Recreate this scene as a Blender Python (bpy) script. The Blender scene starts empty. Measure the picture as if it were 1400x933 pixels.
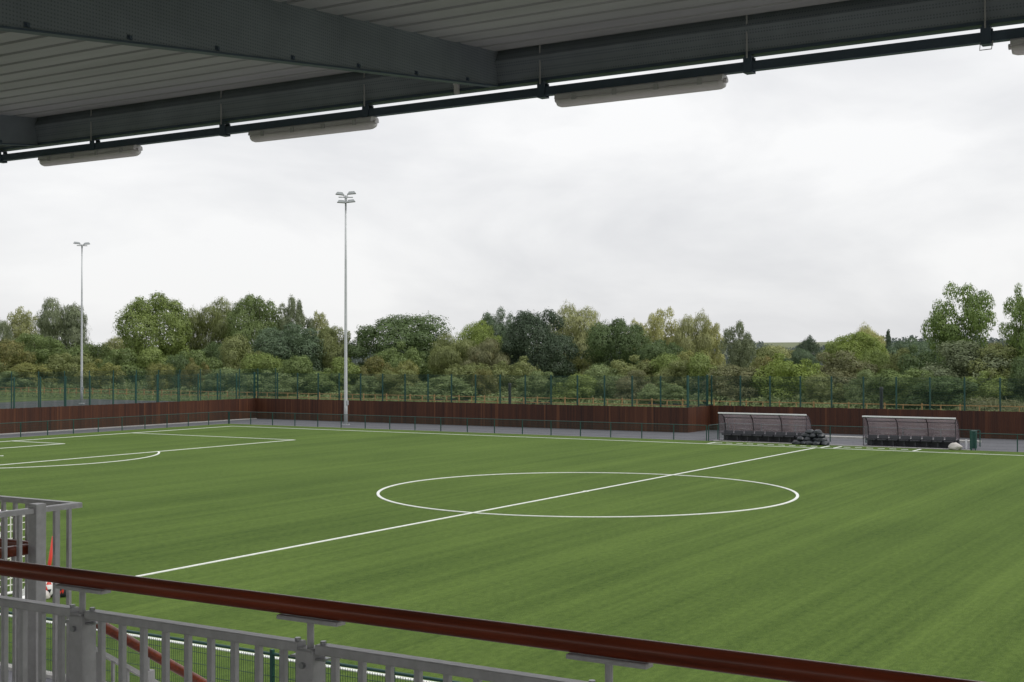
import bpy, math, random
import numpy as np
from mathutils import Vector, Matrix, noise as mnoise
random.seed(7)
R = math.radians
scene = bpy.context.scene
COL = scene.collection

# ------------------------------------------------------------------ camera
cd = bpy.data.cameras.new("camera")
cd.sensor_width = 36.0
cd.lens = 1789.26 / 1400 * 36
cd.clip_start = 0.1
cd.clip_end = 8000
cam = bpy.data.objects.new("camera", cd)
COL.objects.link(cam)
YAW, PIT, ROL = 0.5497, 0.0102, -0.0013
fw = Vector((-math.sin(YAW) * math.cos(PIT), math.cos(YAW) * math.cos(PIT), math.sin(PIT)))
rt = Vector((math.cos(YAW), math.sin(YAW), 0))
up = rt.cross(fw)
r2 = rt * math.cos(ROL) + up * math.sin(ROL)
u2 = -rt * math.sin(ROL) + up * math.cos(ROL)
m = Matrix((r2, u2, -fw)).transposed().to_4x4()
m.translation = Vector((27.498, -51.121, 6.0704))
cam.matrix_world = m
scene.camera = cam

# ------------------------------------------------------------------ render look
scene.view_settings.view_transform = 'Standard'
scene.view_settings.look = 'None'
scene.view_settings.gamma = 1.0
scene.view_settings.exposure = 0.0
scene.view_settings.use_curve_mapping = False
scene.cycles.max_bounces = 8
scene.cycles.transparent_max_bounces = 16
scene.cycles.caustics_reflective = False
scene.cycles.caustics_refractive = False

# ------------------------------------------------------------------ sky and sun (overcast)
SUN_EL, SUN_AZ = R(42), R(80)          # azimuth clockwise from +Y
SKYLOC = (6.85, 3.55, 2.0)
world = bpy.data.worlds.new("World")
scene.world = world
world.use_nodes = True
nt = world.node_tree
nt.nodes.clear()
N = nt.nodes.new; L = nt.links.new
out = N('ShaderNodeOutputWorld')
sky = N('ShaderNodeTexSky'); sky.sky_type = 'NISHITA'; sky.sun_disc = False
sky.sun_elevation = SUN_EL; sky.sun_rotation = SUN_AZ
bg1 = N('ShaderNodeBackground'); bg1.inputs['Strength'].default_value = 0.07
L(sky.outputs[0], bg1.inputs['Color'])
tc = N('ShaderNodeTexCoord')
mp = N('ShaderNodeMapping'); mp.inputs['Scale'].default_value = (1.0, 1.0, 2.4); mp.inputs['Location'].default_value = SKYLOC
L(tc.outputs['Generated'], mp.inputs['Vector'])
n1 = N('ShaderNodeTexNoise'); n1.inputs['Scale'].default_value = 4.0; n1.inputs['Detail'].default_value = 7
n1.inputs['Roughness'].default_value = 0.52; n1.inputs['Distortion'].default_value = 0.35
L(mp.outputs[0], n1.inputs['Vector'])
rp = N('ShaderNodeValToRGB')
rp.color_ramp.elements[0].position = 0.34; rp.color_ramp.elements[0].color = (0.720, 0.727, 0.750, 1)
rp.color_ramp.elements[1].position = 0.63; rp.color_ramp.elements[1].color = (0.950, 0.950, 0.952, 1)
L(n1.outputs['Fac'], rp.inputs['Fac'])
# an overcast sky brightens towards the zenith
sx = N('ShaderNodeSeparateXYZ'); L(tc.outputs['Generated'], sx.inputs[0])
mr = N('ShaderNodeMapRange'); mr.inputs['From Min'].default_value = 0.0; mr.inputs['From Max'].default_value = 1.0
mr.inputs['To Min'].default_value = 1.0; mr.inputs['To Max'].default_value = 1.45
L(sx.outputs['Z'], mr.inputs['Value'])
bg2 = N('ShaderNodeBackground'); L(rp.outputs[0], bg2.inputs['Color']); L(mr.outputs[0], bg2.inputs['Strength'])
mx = N('ShaderNodeMixShader'); mx.inputs[0].default_value = 0.93
L(bg1.outputs[0], mx.inputs[1]); L(bg2.outputs[0], mx.inputs[2]); L(mx.outputs[0], out.inputs['Surface'])

sl = bpy.data.lights.new("sun", 'SUN'); sl.energy = 1.5; sl.angle = R(20); sl.color = (1.0, 0.97, 0.92)
so = bpy.data.objects.new("sun", sl); COL.objects.link(so)
sd = Vector((math.sin(SUN_AZ) * math.cos(SUN_EL), math.cos(SUN_AZ) * math.cos(SUN_EL), math.sin(SUN_EL)))
so.rotation_euler = sd.to_track_quat('Z', 'Y').to_euler()

# ------------------------------------------------------------------ materials
def nodes_of(name):
    mt = bpy.data.materials.new(name); mt.use_nodes = True
    t = mt.node_tree; b = t.nodes['Principled BSDF']
    return mt, t, b

def simple(name, col, rough=0.5, metal=0.0, var=0.12, scale=6.0, bump=0.0, bscale=40.0, spec=0.5, coat=0.0, stretch=(1, 1, 1)):
    mt, t, b = nodes_of(name)
    c = t.nodes.new('ShaderNodeTexCoord'); mpn = t.nodes.new('ShaderNodeMapping'); mpn.inputs['Scale'].default_value = stretch
    t.links.new(c.outputs['Object'], mpn.inputs['Vector'])
    n = t.nodes.new('ShaderNodeTexNoise'); n.inputs['Scale'].default_value = scale; n.inputs['Detail'].default_value = 6
    n.inputs['Roughness'].default_value = 0.65
    t.links.new(mpn.outputs[0], n.inputs['Vector'])
    r = t.nodes.new('ShaderNodeValToRGB')
    lo = [max(0, v * (1 - var)) for v in col]; hi = [v * (1 + var) for v in col]
    r.color_ramp.elements[0].position = 0.3; r.color_ramp.elements[0].color = (*lo, 1)
    r.color_ramp.elements[1].position = 0.7; r.color_ramp.elements[1].color = (*hi, 1)
    t.links.new(n.outputs['Fac'], r.inputs['Fac']); t.links.new(r.outputs[0], b.inputs['Base Color'])
    b.inputs['Roughness'].default_value = rough; b.inputs['Metallic'].default_value = metal
    b.inputs['Specular IOR Level'].default_value = spec
    b.inputs['Coat Weight'].default_value = coat
    if bump:
        n2 = t.nodes.new('ShaderNodeTexNoise'); n2.inputs['Scale'].default_value = bscale; n2.inputs['Detail'].default_value = 4
        t.links.new(mpn.outputs[0], n2.inputs['Vector'])
        bp = t.nodes.new('ShaderNodeBump'); bp.inputs['Strength'].default_value = bump; bp.inputs['Distance'].default_value = 0.02
        t.links.new(n2.outputs['Fac'], bp.inputs['Height']); t.links.new(bp.outputs[0], b.inputs['Normal'])
    return mt

def turf_mat():
    mt, t, b = nodes_of('artificial turf')
    c = t.nodes.new('ShaderNodeTexCoord')
    def nz(scale, st, det=5, rough=0.6):
        mpn = t.nodes.new('ShaderNodeMapping'); mpn.inputs['Scale'].default_value = st
        t.links.new(c.outputs['Object'], mpn.inputs['Vector'])
        n = t.nodes.new('ShaderNodeTexNoise'); n.inputs['Scale'].default_value = scale; n.inputs['Detail'].default_value = det
        n.inputs['Roughness'].default_value = rough
        t.links.new(mpn.outputs[0], n.inputs['Vector']); return n.outputs['Fac']
    def mth(op, a, bb):
        q = t.nodes.new('ShaderNodeMath'); q.operation = op
        for i, v in enumerate((a, bb)):
            if isinstance(v, (int, float)): q.inputs[i].default_value = v
            else: t.links.new(v, q.inputs[i])
        return q.outputs[0]
    band = nz(1.0, (0.42, 0.006, 1), 2)                    # roll direction bands of the carpet
    streak = nz(1.0, (2.6, 0.03, 1), 3, 0.7)                # brush lines
    patch = nz(0.12, (1, 0.7, 1), 4)
    tuft = nz(7.0, (1, 0.55, 1), 4, 0.75)
    grain = nz(38, (1, 0.7, 1), 2, 0.8)
    s = mth('ADD', mth('MULTIPLY', band, 0.18), mth('MULTIPLY', streak, 0.20))
    s = mth('ADD', s, mth('MULTIPLY', patch, 0.16))
    s = mth('ADD', s, mth('MULTIPLY', tuft, 0.32))
    s = mth('ADD', s, mth('MULTIPLY', grain, 0.30))
    r = t.nodes.new('ShaderNodeValToRGB')
    e = r.color_ramp.elements
    e[0].position = 0.43; e[0].color = (*TURF_LO, 1)
    e[1].position = 0.69; e[1].color = (*TURF_HI, 1)
    t.links.new(s, r.inputs['Fac']); t.links.new(r.outputs[0], b.inputs['Base Color'])
    b.inputs['Roughness'].default_value = 0.8; b.inputs['Specular IOR Level'].default_value = 0.03
    b.inputs['Sheen Weight'].default_value = 0.12; b.inputs['Sheen Roughness'].default_value = 0.4
    b.inputs['Sheen Tint'].default_value = (0.50, 0.68, 0.24, 1)
    bp = t.nodes.new('ShaderNodeBump'); bp.inputs['Strength'].default_value = 0.6; bp.inputs['Distance'].default_value = 0.03
    t.links.new(grain, bp.inputs['Height']); t.links.new(bp.outputs[0], b.inputs['Normal'])
    return mt

def board_mat():
    mt, t, b = nodes_of('stained timber boards')
    a = t.nodes.new('ShaderNodeAttribute'); a.attribute_name = 'rnd'
    c = t.nodes.new('ShaderNodeTexCoord'); mpn = t.nodes.new('ShaderNodeMapping'); mpn.inputs['Scale'].default_value = (14, 14, 0.8)
    t.links.new(c.outputs['Object'], mpn.inputs['Vector'])
    n = t.nodes.new('ShaderNodeTexNoise'); n.inputs['Scale'].default_value = 1.2; n.inputs['Detail'].default_value = 5
    t.links.new(mpn.outputs[0], n.inputs['Vector'])
    q = t.nodes.new('ShaderNodeMath'); q.operation = 'MULTIPLY_ADD'; q.inputs[1].default_value = 0.5; t.links.new(n.outputs['Fac'], q.inputs[0])
    q2 = t.nodes.new('ShaderNodeMath'); q2.operation = 'MULTIPLY_ADD'; q2.inputs[1].default_value = 0.85; q2.inputs[2].default_value = -0.12
    t.links.new(a.outputs['Fac'], q2.inputs[0]); t.links.new(q2.outputs[0], q.inputs[2])
    r = t.nodes.new('ShaderNodeValToRGB'); e = r.color_ramp.elements
    e[0].position = 0.1; e[0].color = (*BOARD[0], 1)
    e[1].position = 0.98; e[1].color = (*BOARD[2], 1)
    k = e.new(0.6); k.color = (*BOARD[1], 1)
    t.links.new(q.outputs[0], r.inputs['Fac']); t.links.new(r.outputs[0], b.inputs['Base Color'])
    b.inputs['Roughness'].default_value = 0.6; b.inputs['Specular IOR Level'].default_value = 0.3
    return mt

def leaf_mat(name, c1, c2, c3=None, gain=1.5):
    mt = bpy.data.materials.new(name); mt.use_nodes = True
    t = mt.node_tree; t.nodes.clear()
    o = t.nodes.new('ShaderNodeOutputMaterial')
    a = t.nodes.new('ShaderNodeAttribute'); a.attribute_name = 'rnd'
    c = t.nodes.new('ShaderNodeTexCoord')
    oi = t.nodes.new('ShaderNodeObjectInfo')
    ad = t.nodes.new('ShaderNodeVectorMath'); ad.operation = 'ADD'
    t.links.new(c.outputs['Object'], ad.inputs[0]); t.links.new(oi.outputs['Random'], ad.inputs[1])
    n = t.nodes.new('ShaderNodeTexNoise'); n.inputs['Scale'].default_value = 5.0; n.inputs['Detail'].default_value = 3
    t.links.new(ad.outputs[0], n.inputs['Vector'])
    q = t.nodes.new('ShaderNodeMath'); q.operation = 'MULTIPLY_ADD'; q.inputs[1].default_value = 0.34; q.inputs[2].default_value = 0.03
    t.links.new(a.outputs['Fac'], q.inputs[0])
    s = t.nodes.new('ShaderNodeMath'); s.operation = 'MULTIPLY_ADD'; s.inputs[1].default_value = 0.6
    t.links.new(n.outputs['Fac'], s.inputs[0]); t.links.new(q.outputs[0], s.inputs[2])
    r = t.nodes.new('ShaderNodeValToRGB'); e = r.color_ramp.elements
    g = lambda v: tuple(x * gain for x in v) + (1,)
    e[0].position = 0.15; e[0].color = g(c1)
    e[1].position = 0.62; e[1].color = g(c2)
    if c3: k = e.new(0.85); k.color = g(c3)
    t.links.new(s.outputs[0], r.inputs['Fac'])
    d = t.nodes.new('ShaderNodeBsdfDiffuse'); tr = t.nodes.new('ShaderNodeBsdfTranslucent')
    gl = t.nodes.new('ShaderNodeBsdfGlossy'); gl.inputs['Roughness'].default_value = 0.45
    t.links.new(r.outputs[0], d.inputs[0]); t.links.new(r.outputs[0], tr.inputs[0])
    m1 = t.nodes.new('ShaderNodeMixShader'); m1.inputs[0].default_value = 0.26
    t.links.new(d.outputs[0], m1.inputs[1]); t.links.new(tr.outputs[0], m1.inputs[2])
    m2 = t.nodes.new('ShaderNodeMixShader'); m2.inputs[0].default_value = 0.03
    t.links.new(m1.outputs[0], m2.inputs[1]); t.links.new(gl.outputs[0], m2.inputs[2])
    t.links.new(m2.outputs[0], o.inputs['Surface'])
    return mt

TURF_LO = (0.014, 0.036, 0.006); TURF_HI = (0.106, 0.162, 0.034)
BOARD = ((0.022, 0.008, 0.006), (0.062, 0.0215, 0.0105), (0.108, 0.041, 0.018))
M = {}
M['turf'] = turf_mat()
M['line'] = simple('white turf line', (0.68, 0.70, 0.66), 0.8, var=0.16, scale=5, bump=0.3, bscale=80)
M['darktarmac'] = simple('dark tarmac', (0.045, 0.045, 0.05), 0.85, var=0.15, scale=0.5, bump=0.3, bscale=90)
M['tarmac'] = simple('grey tarmac', (0.108, 0.108, 0.122), 0.85, var=0.12, scale=0.8, bump=0.3, bscale=120)
M['concrete'] = simple('pale concrete', (0.42, 0.41, 0.39), 0.85, var=0.15, scale=3, bump=0.2)
M['meadow'] = simple('rough grass ground', (0.085, 0.115, 0.035), 0.95, var=0.45, scale=0.35, bump=0.4, bscale=8, spec=0.1)
M['hill'] = simple('distant pasture', (0.15, 0.165, 0.10), 0.95, var=0.2, scale=0.01, spec=0.1)
M['board'] = board_mat()
M['green'] = simple('dark green coated steel', (0.005, 0.052, 0.040), 0.45, var=0.12)
M['greenmesh'] = simple('dark green coated wire', (0.006, 0.045, 0.034), 0.5, var=0.1)
M['galv'] = simple('galvanised mast steel', (0.50, 0.52, 0.53), 0.5, var=0.07, scale=2, metal=0.25)
M['lampgrey'] = simple('floodlight housing grey', (0.30, 0.32, 0.33), 0.4, var=0.1)
M['lampglass'] = simple('floodlight glass', (0.42, 0.45, 0.46), 0.15, var=0.05)
M['railgrey'] = simple('grey painted steel', (0.52, 0.51, 0.52), 0.34, var=0.15, scale=14, bump=0.06, bscale=150)
M['bolt'] = simple('zinc bolt', (0.4, 0.4, 0.42), 0.35, metal=0.9)
M['mahogany'] = simple('varnished red-brown hardwood', (0.205, 0.036, 0.012), 0.34, var=0.55, scale=2.6, spec=0.35, coat=0.15, stretch=(0.35, 7, 7))
M['roofsheet'] = simple('grey profiled steel roof lining', (0.44, 0.445, 0.455), 0.6, var=0.14, scale=1.3, stretch=(0.25, 2.5, 1))
M['rafter'] = simple('grey perforated steel casing', (0.245, 0.275, 0.315), 0.6, var=0.16, scale=2)
def perforate(mt):
    t = mt.node_tree; bs = t.nodes['Principled BSDF']; src = bs.inputs['Base Color'].links[0].from_socket
    c = t.nodes.new('ShaderNodeTexCoord'); v = t.nodes.new('ShaderNodeTexVoronoi'); v.inputs['Scale'].default_value = 52; v.inputs['Randomness'].default_value = 0.0
    t.links.new(c.outputs['Object'], v.inputs['Vector'])
    r = t.nodes.new('ShaderNodeValToRGB'); r.color_ramp.elements[0].position = 0.25; r.color_ramp.elements[0].color = (0.62, 0.62, 0.64, 1); r.color_ramp.elements[1].position = 0.36
    t.links.new(v.outputs['Distance'], r.inputs['Fac'])
    m_ = t.nodes.new('ShaderNodeMix'); m_.data_type = 'RGBA'; m_.blend_type = 'MULTIPLY'; m_.inputs['Factor'].default_value = 1
    t.links.new(src, m_.inputs['A']); t.links.new(r.outputs[0], m_.inputs['B']); t.links.new(m_.outputs['Result'], bs.inputs['Base Color'])
perforate(M['rafter'])
M['gutter'] = simple('dark slate steel trim', (0.075, 0.105, 0.15), 0.5, var=0.1)
M['battenbody'] = simple('light grey batten housing', (0.74, 0.71, 0.73), 0.5, var=0.06)
M['diffuser'] = simple('frosted lamp diffuser', (0.86, 0.82, 0.84), 0.3, var=0.05)
M['blackplastic'] = simple('black moulded plastic', (0.018, 0.020, 0.026), 0.42, var=0.2)
M['blackframe'] = simple('black painted tube', (0.022, 0.024, 0.030), 0.45, var=0.15)
M['whitetrim'] = simple('white aluminium trim', (0.72, 0.73, 0.75), 0.4, var=0.05)
M['bag'] = simple('dark grey plastic sack', (0.020, 0.025, 0.030), 0.40, var=0.3, scale=5, bump=0.6, bscale=14)
M['whitesack'] = simple('off white sack', (0.52, 0.49, 0.46), 0.7, var=0.12, scale=4, bump=0.5, bscale=12)
M['timber'] = simple('new orange softwood', (0.36, 0.22, 0.09), 0.75, var=0.2, scale=4, stretch=(1, 1, 3))
M['blackpost'] = simple('black bollard paint', (0.010, 0.013, 0.016), 0.5, var=0.1)
M['goalwhite'] = simple('white goal paint', (0.80, 0.80, 0.79), 0.4, var=0.04)
M['net'] = simple('cream net cord', (0.72, 0.72, 0.66), 0.8, var=0.06)
M['redpole'] = simple('red plastic pole', (0.62, 0.045, 0.025), 0.4, var=0.08)
M['stone'] = simple('stand block wall', (0.30, 0.29, 0.28), 0.9, var=0.12, scale=3)
M['bark'] = simple('grey-brown bark', (0.085, 0.07, 0.055), 0.9, var=0.35, scale=8, stretch=(3, 3, 0.6))
M['shedwhite'] = simple('pale shed cladding', (0.7, 0.7, 0.68), 0.6, var=0.05)

def glazing():
    mt = bpy.data.materials.new('tinted clear polycarbonate'); mt.use_nodes = True
    t = mt.node_tree; t.nodes.clear()
    o = t.nodes.new('ShaderNodeOutputMaterial')
    tr = t.nodes.new('ShaderNodeBsdfTransparent'); tr.inputs[0].default_value = (0.86, 0.83, 0.85, 1)
    d = t.nodes.new('ShaderNodeBsdfTranslucent'); g = t.nodes.new('ShaderNodeBsdfGlossy'); g.inputs['Roughness'].default_value = 0.18
    n = t.nodes.new('ShaderNodeTexNoise'); n.inputs['Scale'].default_value = 2.5; n.inputs['Detail'].default_value = 5
    c = t.nodes.new('ShaderNodeTexCoord'); t.links.new(c.outputs['Object'], n.inputs['Vector'])
    r = t.nodes.new('ShaderNodeValToRGB'); r.color_ramp.elements[0].color = (0.48, 0.44, 0.46, 1); r.color_ramp.elements[1].color = (0.68, 0.63, 0.65, 1)
    t.links.new(n.outputs['Fac'], r.inputs['Fac']); t.links.new(r.outputs[0], d.inputs[0])
    m1 = t.nodes.new('ShaderNodeMixShader'); m1.inputs[0].default_value = 0.12
    m2 = t.nodes.new('ShaderNodeMixShader'); m2.inputs[0].default_value = 0.06
    t.links.new(tr.outputs[0], m1.inputs[1]); t.links.new(d.outputs[0], m1.inputs[2])
    t.links.new(m1.outputs[0], m2.inputs[1]); t.links.new(g.outputs[0], m2.inputs[2]); t.links.new(m2.outputs[0], o.inputs['Surface'])
    return mt
M['glazing'] = glazing()

LM = {
 'darkgreen':  leaf_mat('dark green leaves', (0.030, 0.050, 0.020), (0.085, 0.125, 0.045)),
 'navygreen':  leaf_mat('blue-black green leaves', (0.022, 0.037, 0.024), (0.058, 0.085, 0.047)),
 'bluegreen':  leaf_mat('blue-green leaves', (0.034, 0.056, 0.033), (0.090, 0.130, 0.070)),
 'midgreen':   leaf_mat('mid green leaves', (0.050, 0.078, 0.024), (0.135, 0.180, 0.060)),
 'fresh':      leaf_mat('fresh green leaves', (0.060, 0.090, 0.020), (0.165, 0.210, 0.060)),
 'bright':     leaf_mat('bright yellow-green leaves', (0.066, 0.098, 0.018), (0.178, 0.228, 0.052)),
 'greygreen':  leaf_mat('grey-green leaves', (0.055, 0.074, 0.038), (0.150, 0.175, 0.095)),
 'olive':      leaf_mat('olive leaves', (0.066, 0.084, 0.024), (0.165, 0.188, 0.070), (0.195, 0.198, 0.07)),
 'paleolive':  leaf_mat('pale olive leaves', (0.105, 0.120, 0.042), (0.250, 0.260, 0.115)),
 'paleyellow': leaf_mat('pale yellowish leaves', (0.140, 0.150, 0.050), (0.330, 0.330, 0.140)),
 'yellow':     leaf_mat('yellow-tinged leaves', (0.074, 0.090, 0.022), (0.180, 0.188, 0.060), (0.235, 0.200, 0.06)),
 'rust':       leaf_mat('rusty leaves', (0.066, 0.074, 0.022), (0.148, 0.150, 0.050), (0.23, 0.155, 0.05)),
 'browntwig':  leaf_mat('brownish leaves and twigs', (0.072, 0.080, 0.036), (0.152, 0.158, 0.075), (0.19, 0.158, 0.08)),
 'poplar':     leaf_mat('poplar leaves', (0.045, 0.078, 0.022), (0.150, 0.210, 0.060), (0.24, 0.27, 0.08)),
 'bramble':   leaf_mat('bramble leaves', (0.062, 0.090, 0.034), (0.165, 0.208, 0.085)),
 'weeds':      leaf_mat('bramble and weed leaves', (0.055, 0.085, 0.030), (0.155, 0.190, 0.075), (0.25, 0.22, 0.14)),
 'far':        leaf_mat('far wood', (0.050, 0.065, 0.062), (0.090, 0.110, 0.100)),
}

# ------------------------------------------------------------------ helpers
class MB:
    """collects boxes, tubes and quads; build() links them as one mesh object"""
    def __init__(s): s.v = []; s.f = []
    def quad(s, *p):
        i = len(s.v); s.v += [tuple(q) for q in p]; s.f.append(tuple(range(i, i + len(p))))
    def box(s, x0, x1, y0, y1, z0, z1):
        i = len(s.v)
        s.v += [(x0, y0, z0), (x1, y0, z0), (x1, y1, z0), (x0, y1, z0), (x0, y0, z1), (x1, y0, z1), (x1, y1, z1), (x0, y1, z1)]
        s.f += [(i, i + 3, i + 2, i + 1), (i + 4, i + 5, i + 6, i + 7), (i, i + 1, i + 5, i + 4), (i + 1, i + 2, i + 6, i + 5), (i + 2, i + 3, i + 7, i + 6), (i + 3, i, i + 4, i + 7)]
    def cbox(s, x0, x1, y0, y1, z0, z1, c):
        """box with its long vertical and top edges chamfered by c"""
        i = len(s.v)
        def ring(z, k):
            a = [(x0 + c, y0 + k), (x1 - c, y0 + k), (x1 - k, y0 + c), (x1 - k, y1 - c), (x1 - c, y1 - k), (x0 + c, y1 - k), (x0 + k, y1 - c), (x0 + k, y0 + c)]
            return [(x, y, z) for x, y in a]
        rs = [ring(z0, 0), ring(z1 - c, 0), ring(z1, c * 0.8)]
        for r_ in rs: s.v += r_
        for k in range(2):
            for j in range(8):
                a = i + k * 8 + j; b_ = i + k * 8 + (j + 1) % 8
                s.f.append((a, b_, b_ + 8, a + 8))
        s.f.append(tuple(i + 16 + j for j in range(8))); s.f.append(tuple(i + 7 - j for j in range(8)))
    def tube(s, p0, p1, r0, r1=None, n=8, caps=True):
        r1 = r0 if r1 is None else r1
        p0 = Vector(p0); p1 = Vector(p1); d = (p1 - p0).normalized()
        a = d.orthogonal().normalized(); b = d.cross(a); i = len(s.v)
        for p, r in ((p0, r0), (p1, r1)):
            for k in range(n):
                t = 2 * math.pi * k / n
                s.v.append(tuple(p + (a * math.cos(t) + b * math.sin(t)) * r))
        for k in range(n): s.f.append((i + k, i + (k + 1) % n, i + n + (k + 1) % n, i + n + k))
        if caps: s.f.append(tuple(i + n - 1 - k for k in range(n))); s.f.append(tuple(i + n + k for k in range(n)))
    def path(s, pts, r, n=8):
        pts = [Vector(p) for p in pts]; i = len(s.v); pa = None
        for j, p in enumerate(pts):
            d = (pts[min(j + 1, len(pts) - 1)] - pts[max(j - 1, 0)]).normalized()
            a = d.orthogonal().normalized() if pa is None else (pa - d * pa.dot(d)).normalized()
            pa = a; b = d.cross(a); rr = r[j] if isinstance(r, (list, tuple)) else r
            for k in range(n):
                t = 2 * math.pi * k / n; s.v.append(tuple(p + (a * math.cos(t) + b * math.sin(t)) * rr))
        for j in range(len(pts) - 1):
            for k in range(n):
                q = i + j * n; s.f.append((q + k, q + (k + 1) % n, q + n + (k + 1) % n, q + n + k))
        s.f.append(tuple(i + n - 1 - k for k in range(n))); q = i + (len(pts) - 1) * n; s.f.append(tuple(q + k for k in range(n)))
    def prism(s, prof, axis, a0, a1):
        """closed 2-D profile swept along an axis; prof is (y,z) for 'x', (x,z) for 'y', (x,y) for 'z'"""
        i = len(s.v); n = len(prof)
        for a in (a0, a1):
            for (u, w) in prof:
                s.v.append((a, u, w) if axis == 'x' else (u, a, w) if axis == 'y' else (u, w, a))
        for k in range(n): s.f.append((i + k, i + (k + 1) % n, i + n + (k + 1) % n, i + n + k))
        s.f.append(tuple(i + n - 1 - k for k in range(n))); s.f.append(tuple(i + n + k for k in range(n)))
    def mesh(s, name, origin=(0, 0, 0), mat=None, smooth=False):
        me = bpy.data.meshes.new(name)
        ox, oy, oz = origin
        me.from_pydata([(x - ox, y - oy, z - oz) for x, y, z in s.v], [], s.f)
        if mat: me.materials.append(mat)
        if smooth: me.polygons.foreach_set('use_smooth', [True] * len(me.polygons)); 
        me.update(); return me
    def build(s, name, mat, parent=None, origin=(0, 0, 0), smooth=False):
        return link(name, s.mesh(name, origin, mat, smooth), parent, origin)

def link(name, data, parent=None, loc=(0, 0, 0), rz=0.0):
    o = bpy.data.objects.new(name, data); COL.objects.link(o)
    if parent is not None:
        o.parent = parent
        o.location = Vector(loc) - parent.location
    else: o.location = loc
    o.rotation_euler = (0, 0, rz)
    return o

def tag(o, label=None, cat=None, group=None, kind=None):
    if label: o['label'] = label
    if cat: o['category'] = cat
    if group: o['group'] = group
    if kind: o['kind'] = kind
    return o

def thing(name, label, cat, loc=(0, 0, 0), group=None):
    o = bpy.data.objects.new(name, None); COL.objects.link(o); o.location = loc; o.empty_display_size = 0.3
    return tag(o, label, cat, group)

def copy_tree(o, parent=None):
    c = o.copy(); COL.objects.link(c)
    if parent: c.parent = parent
    for ch in list(o.children): copy_tree(ch, c)
    return c

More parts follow.
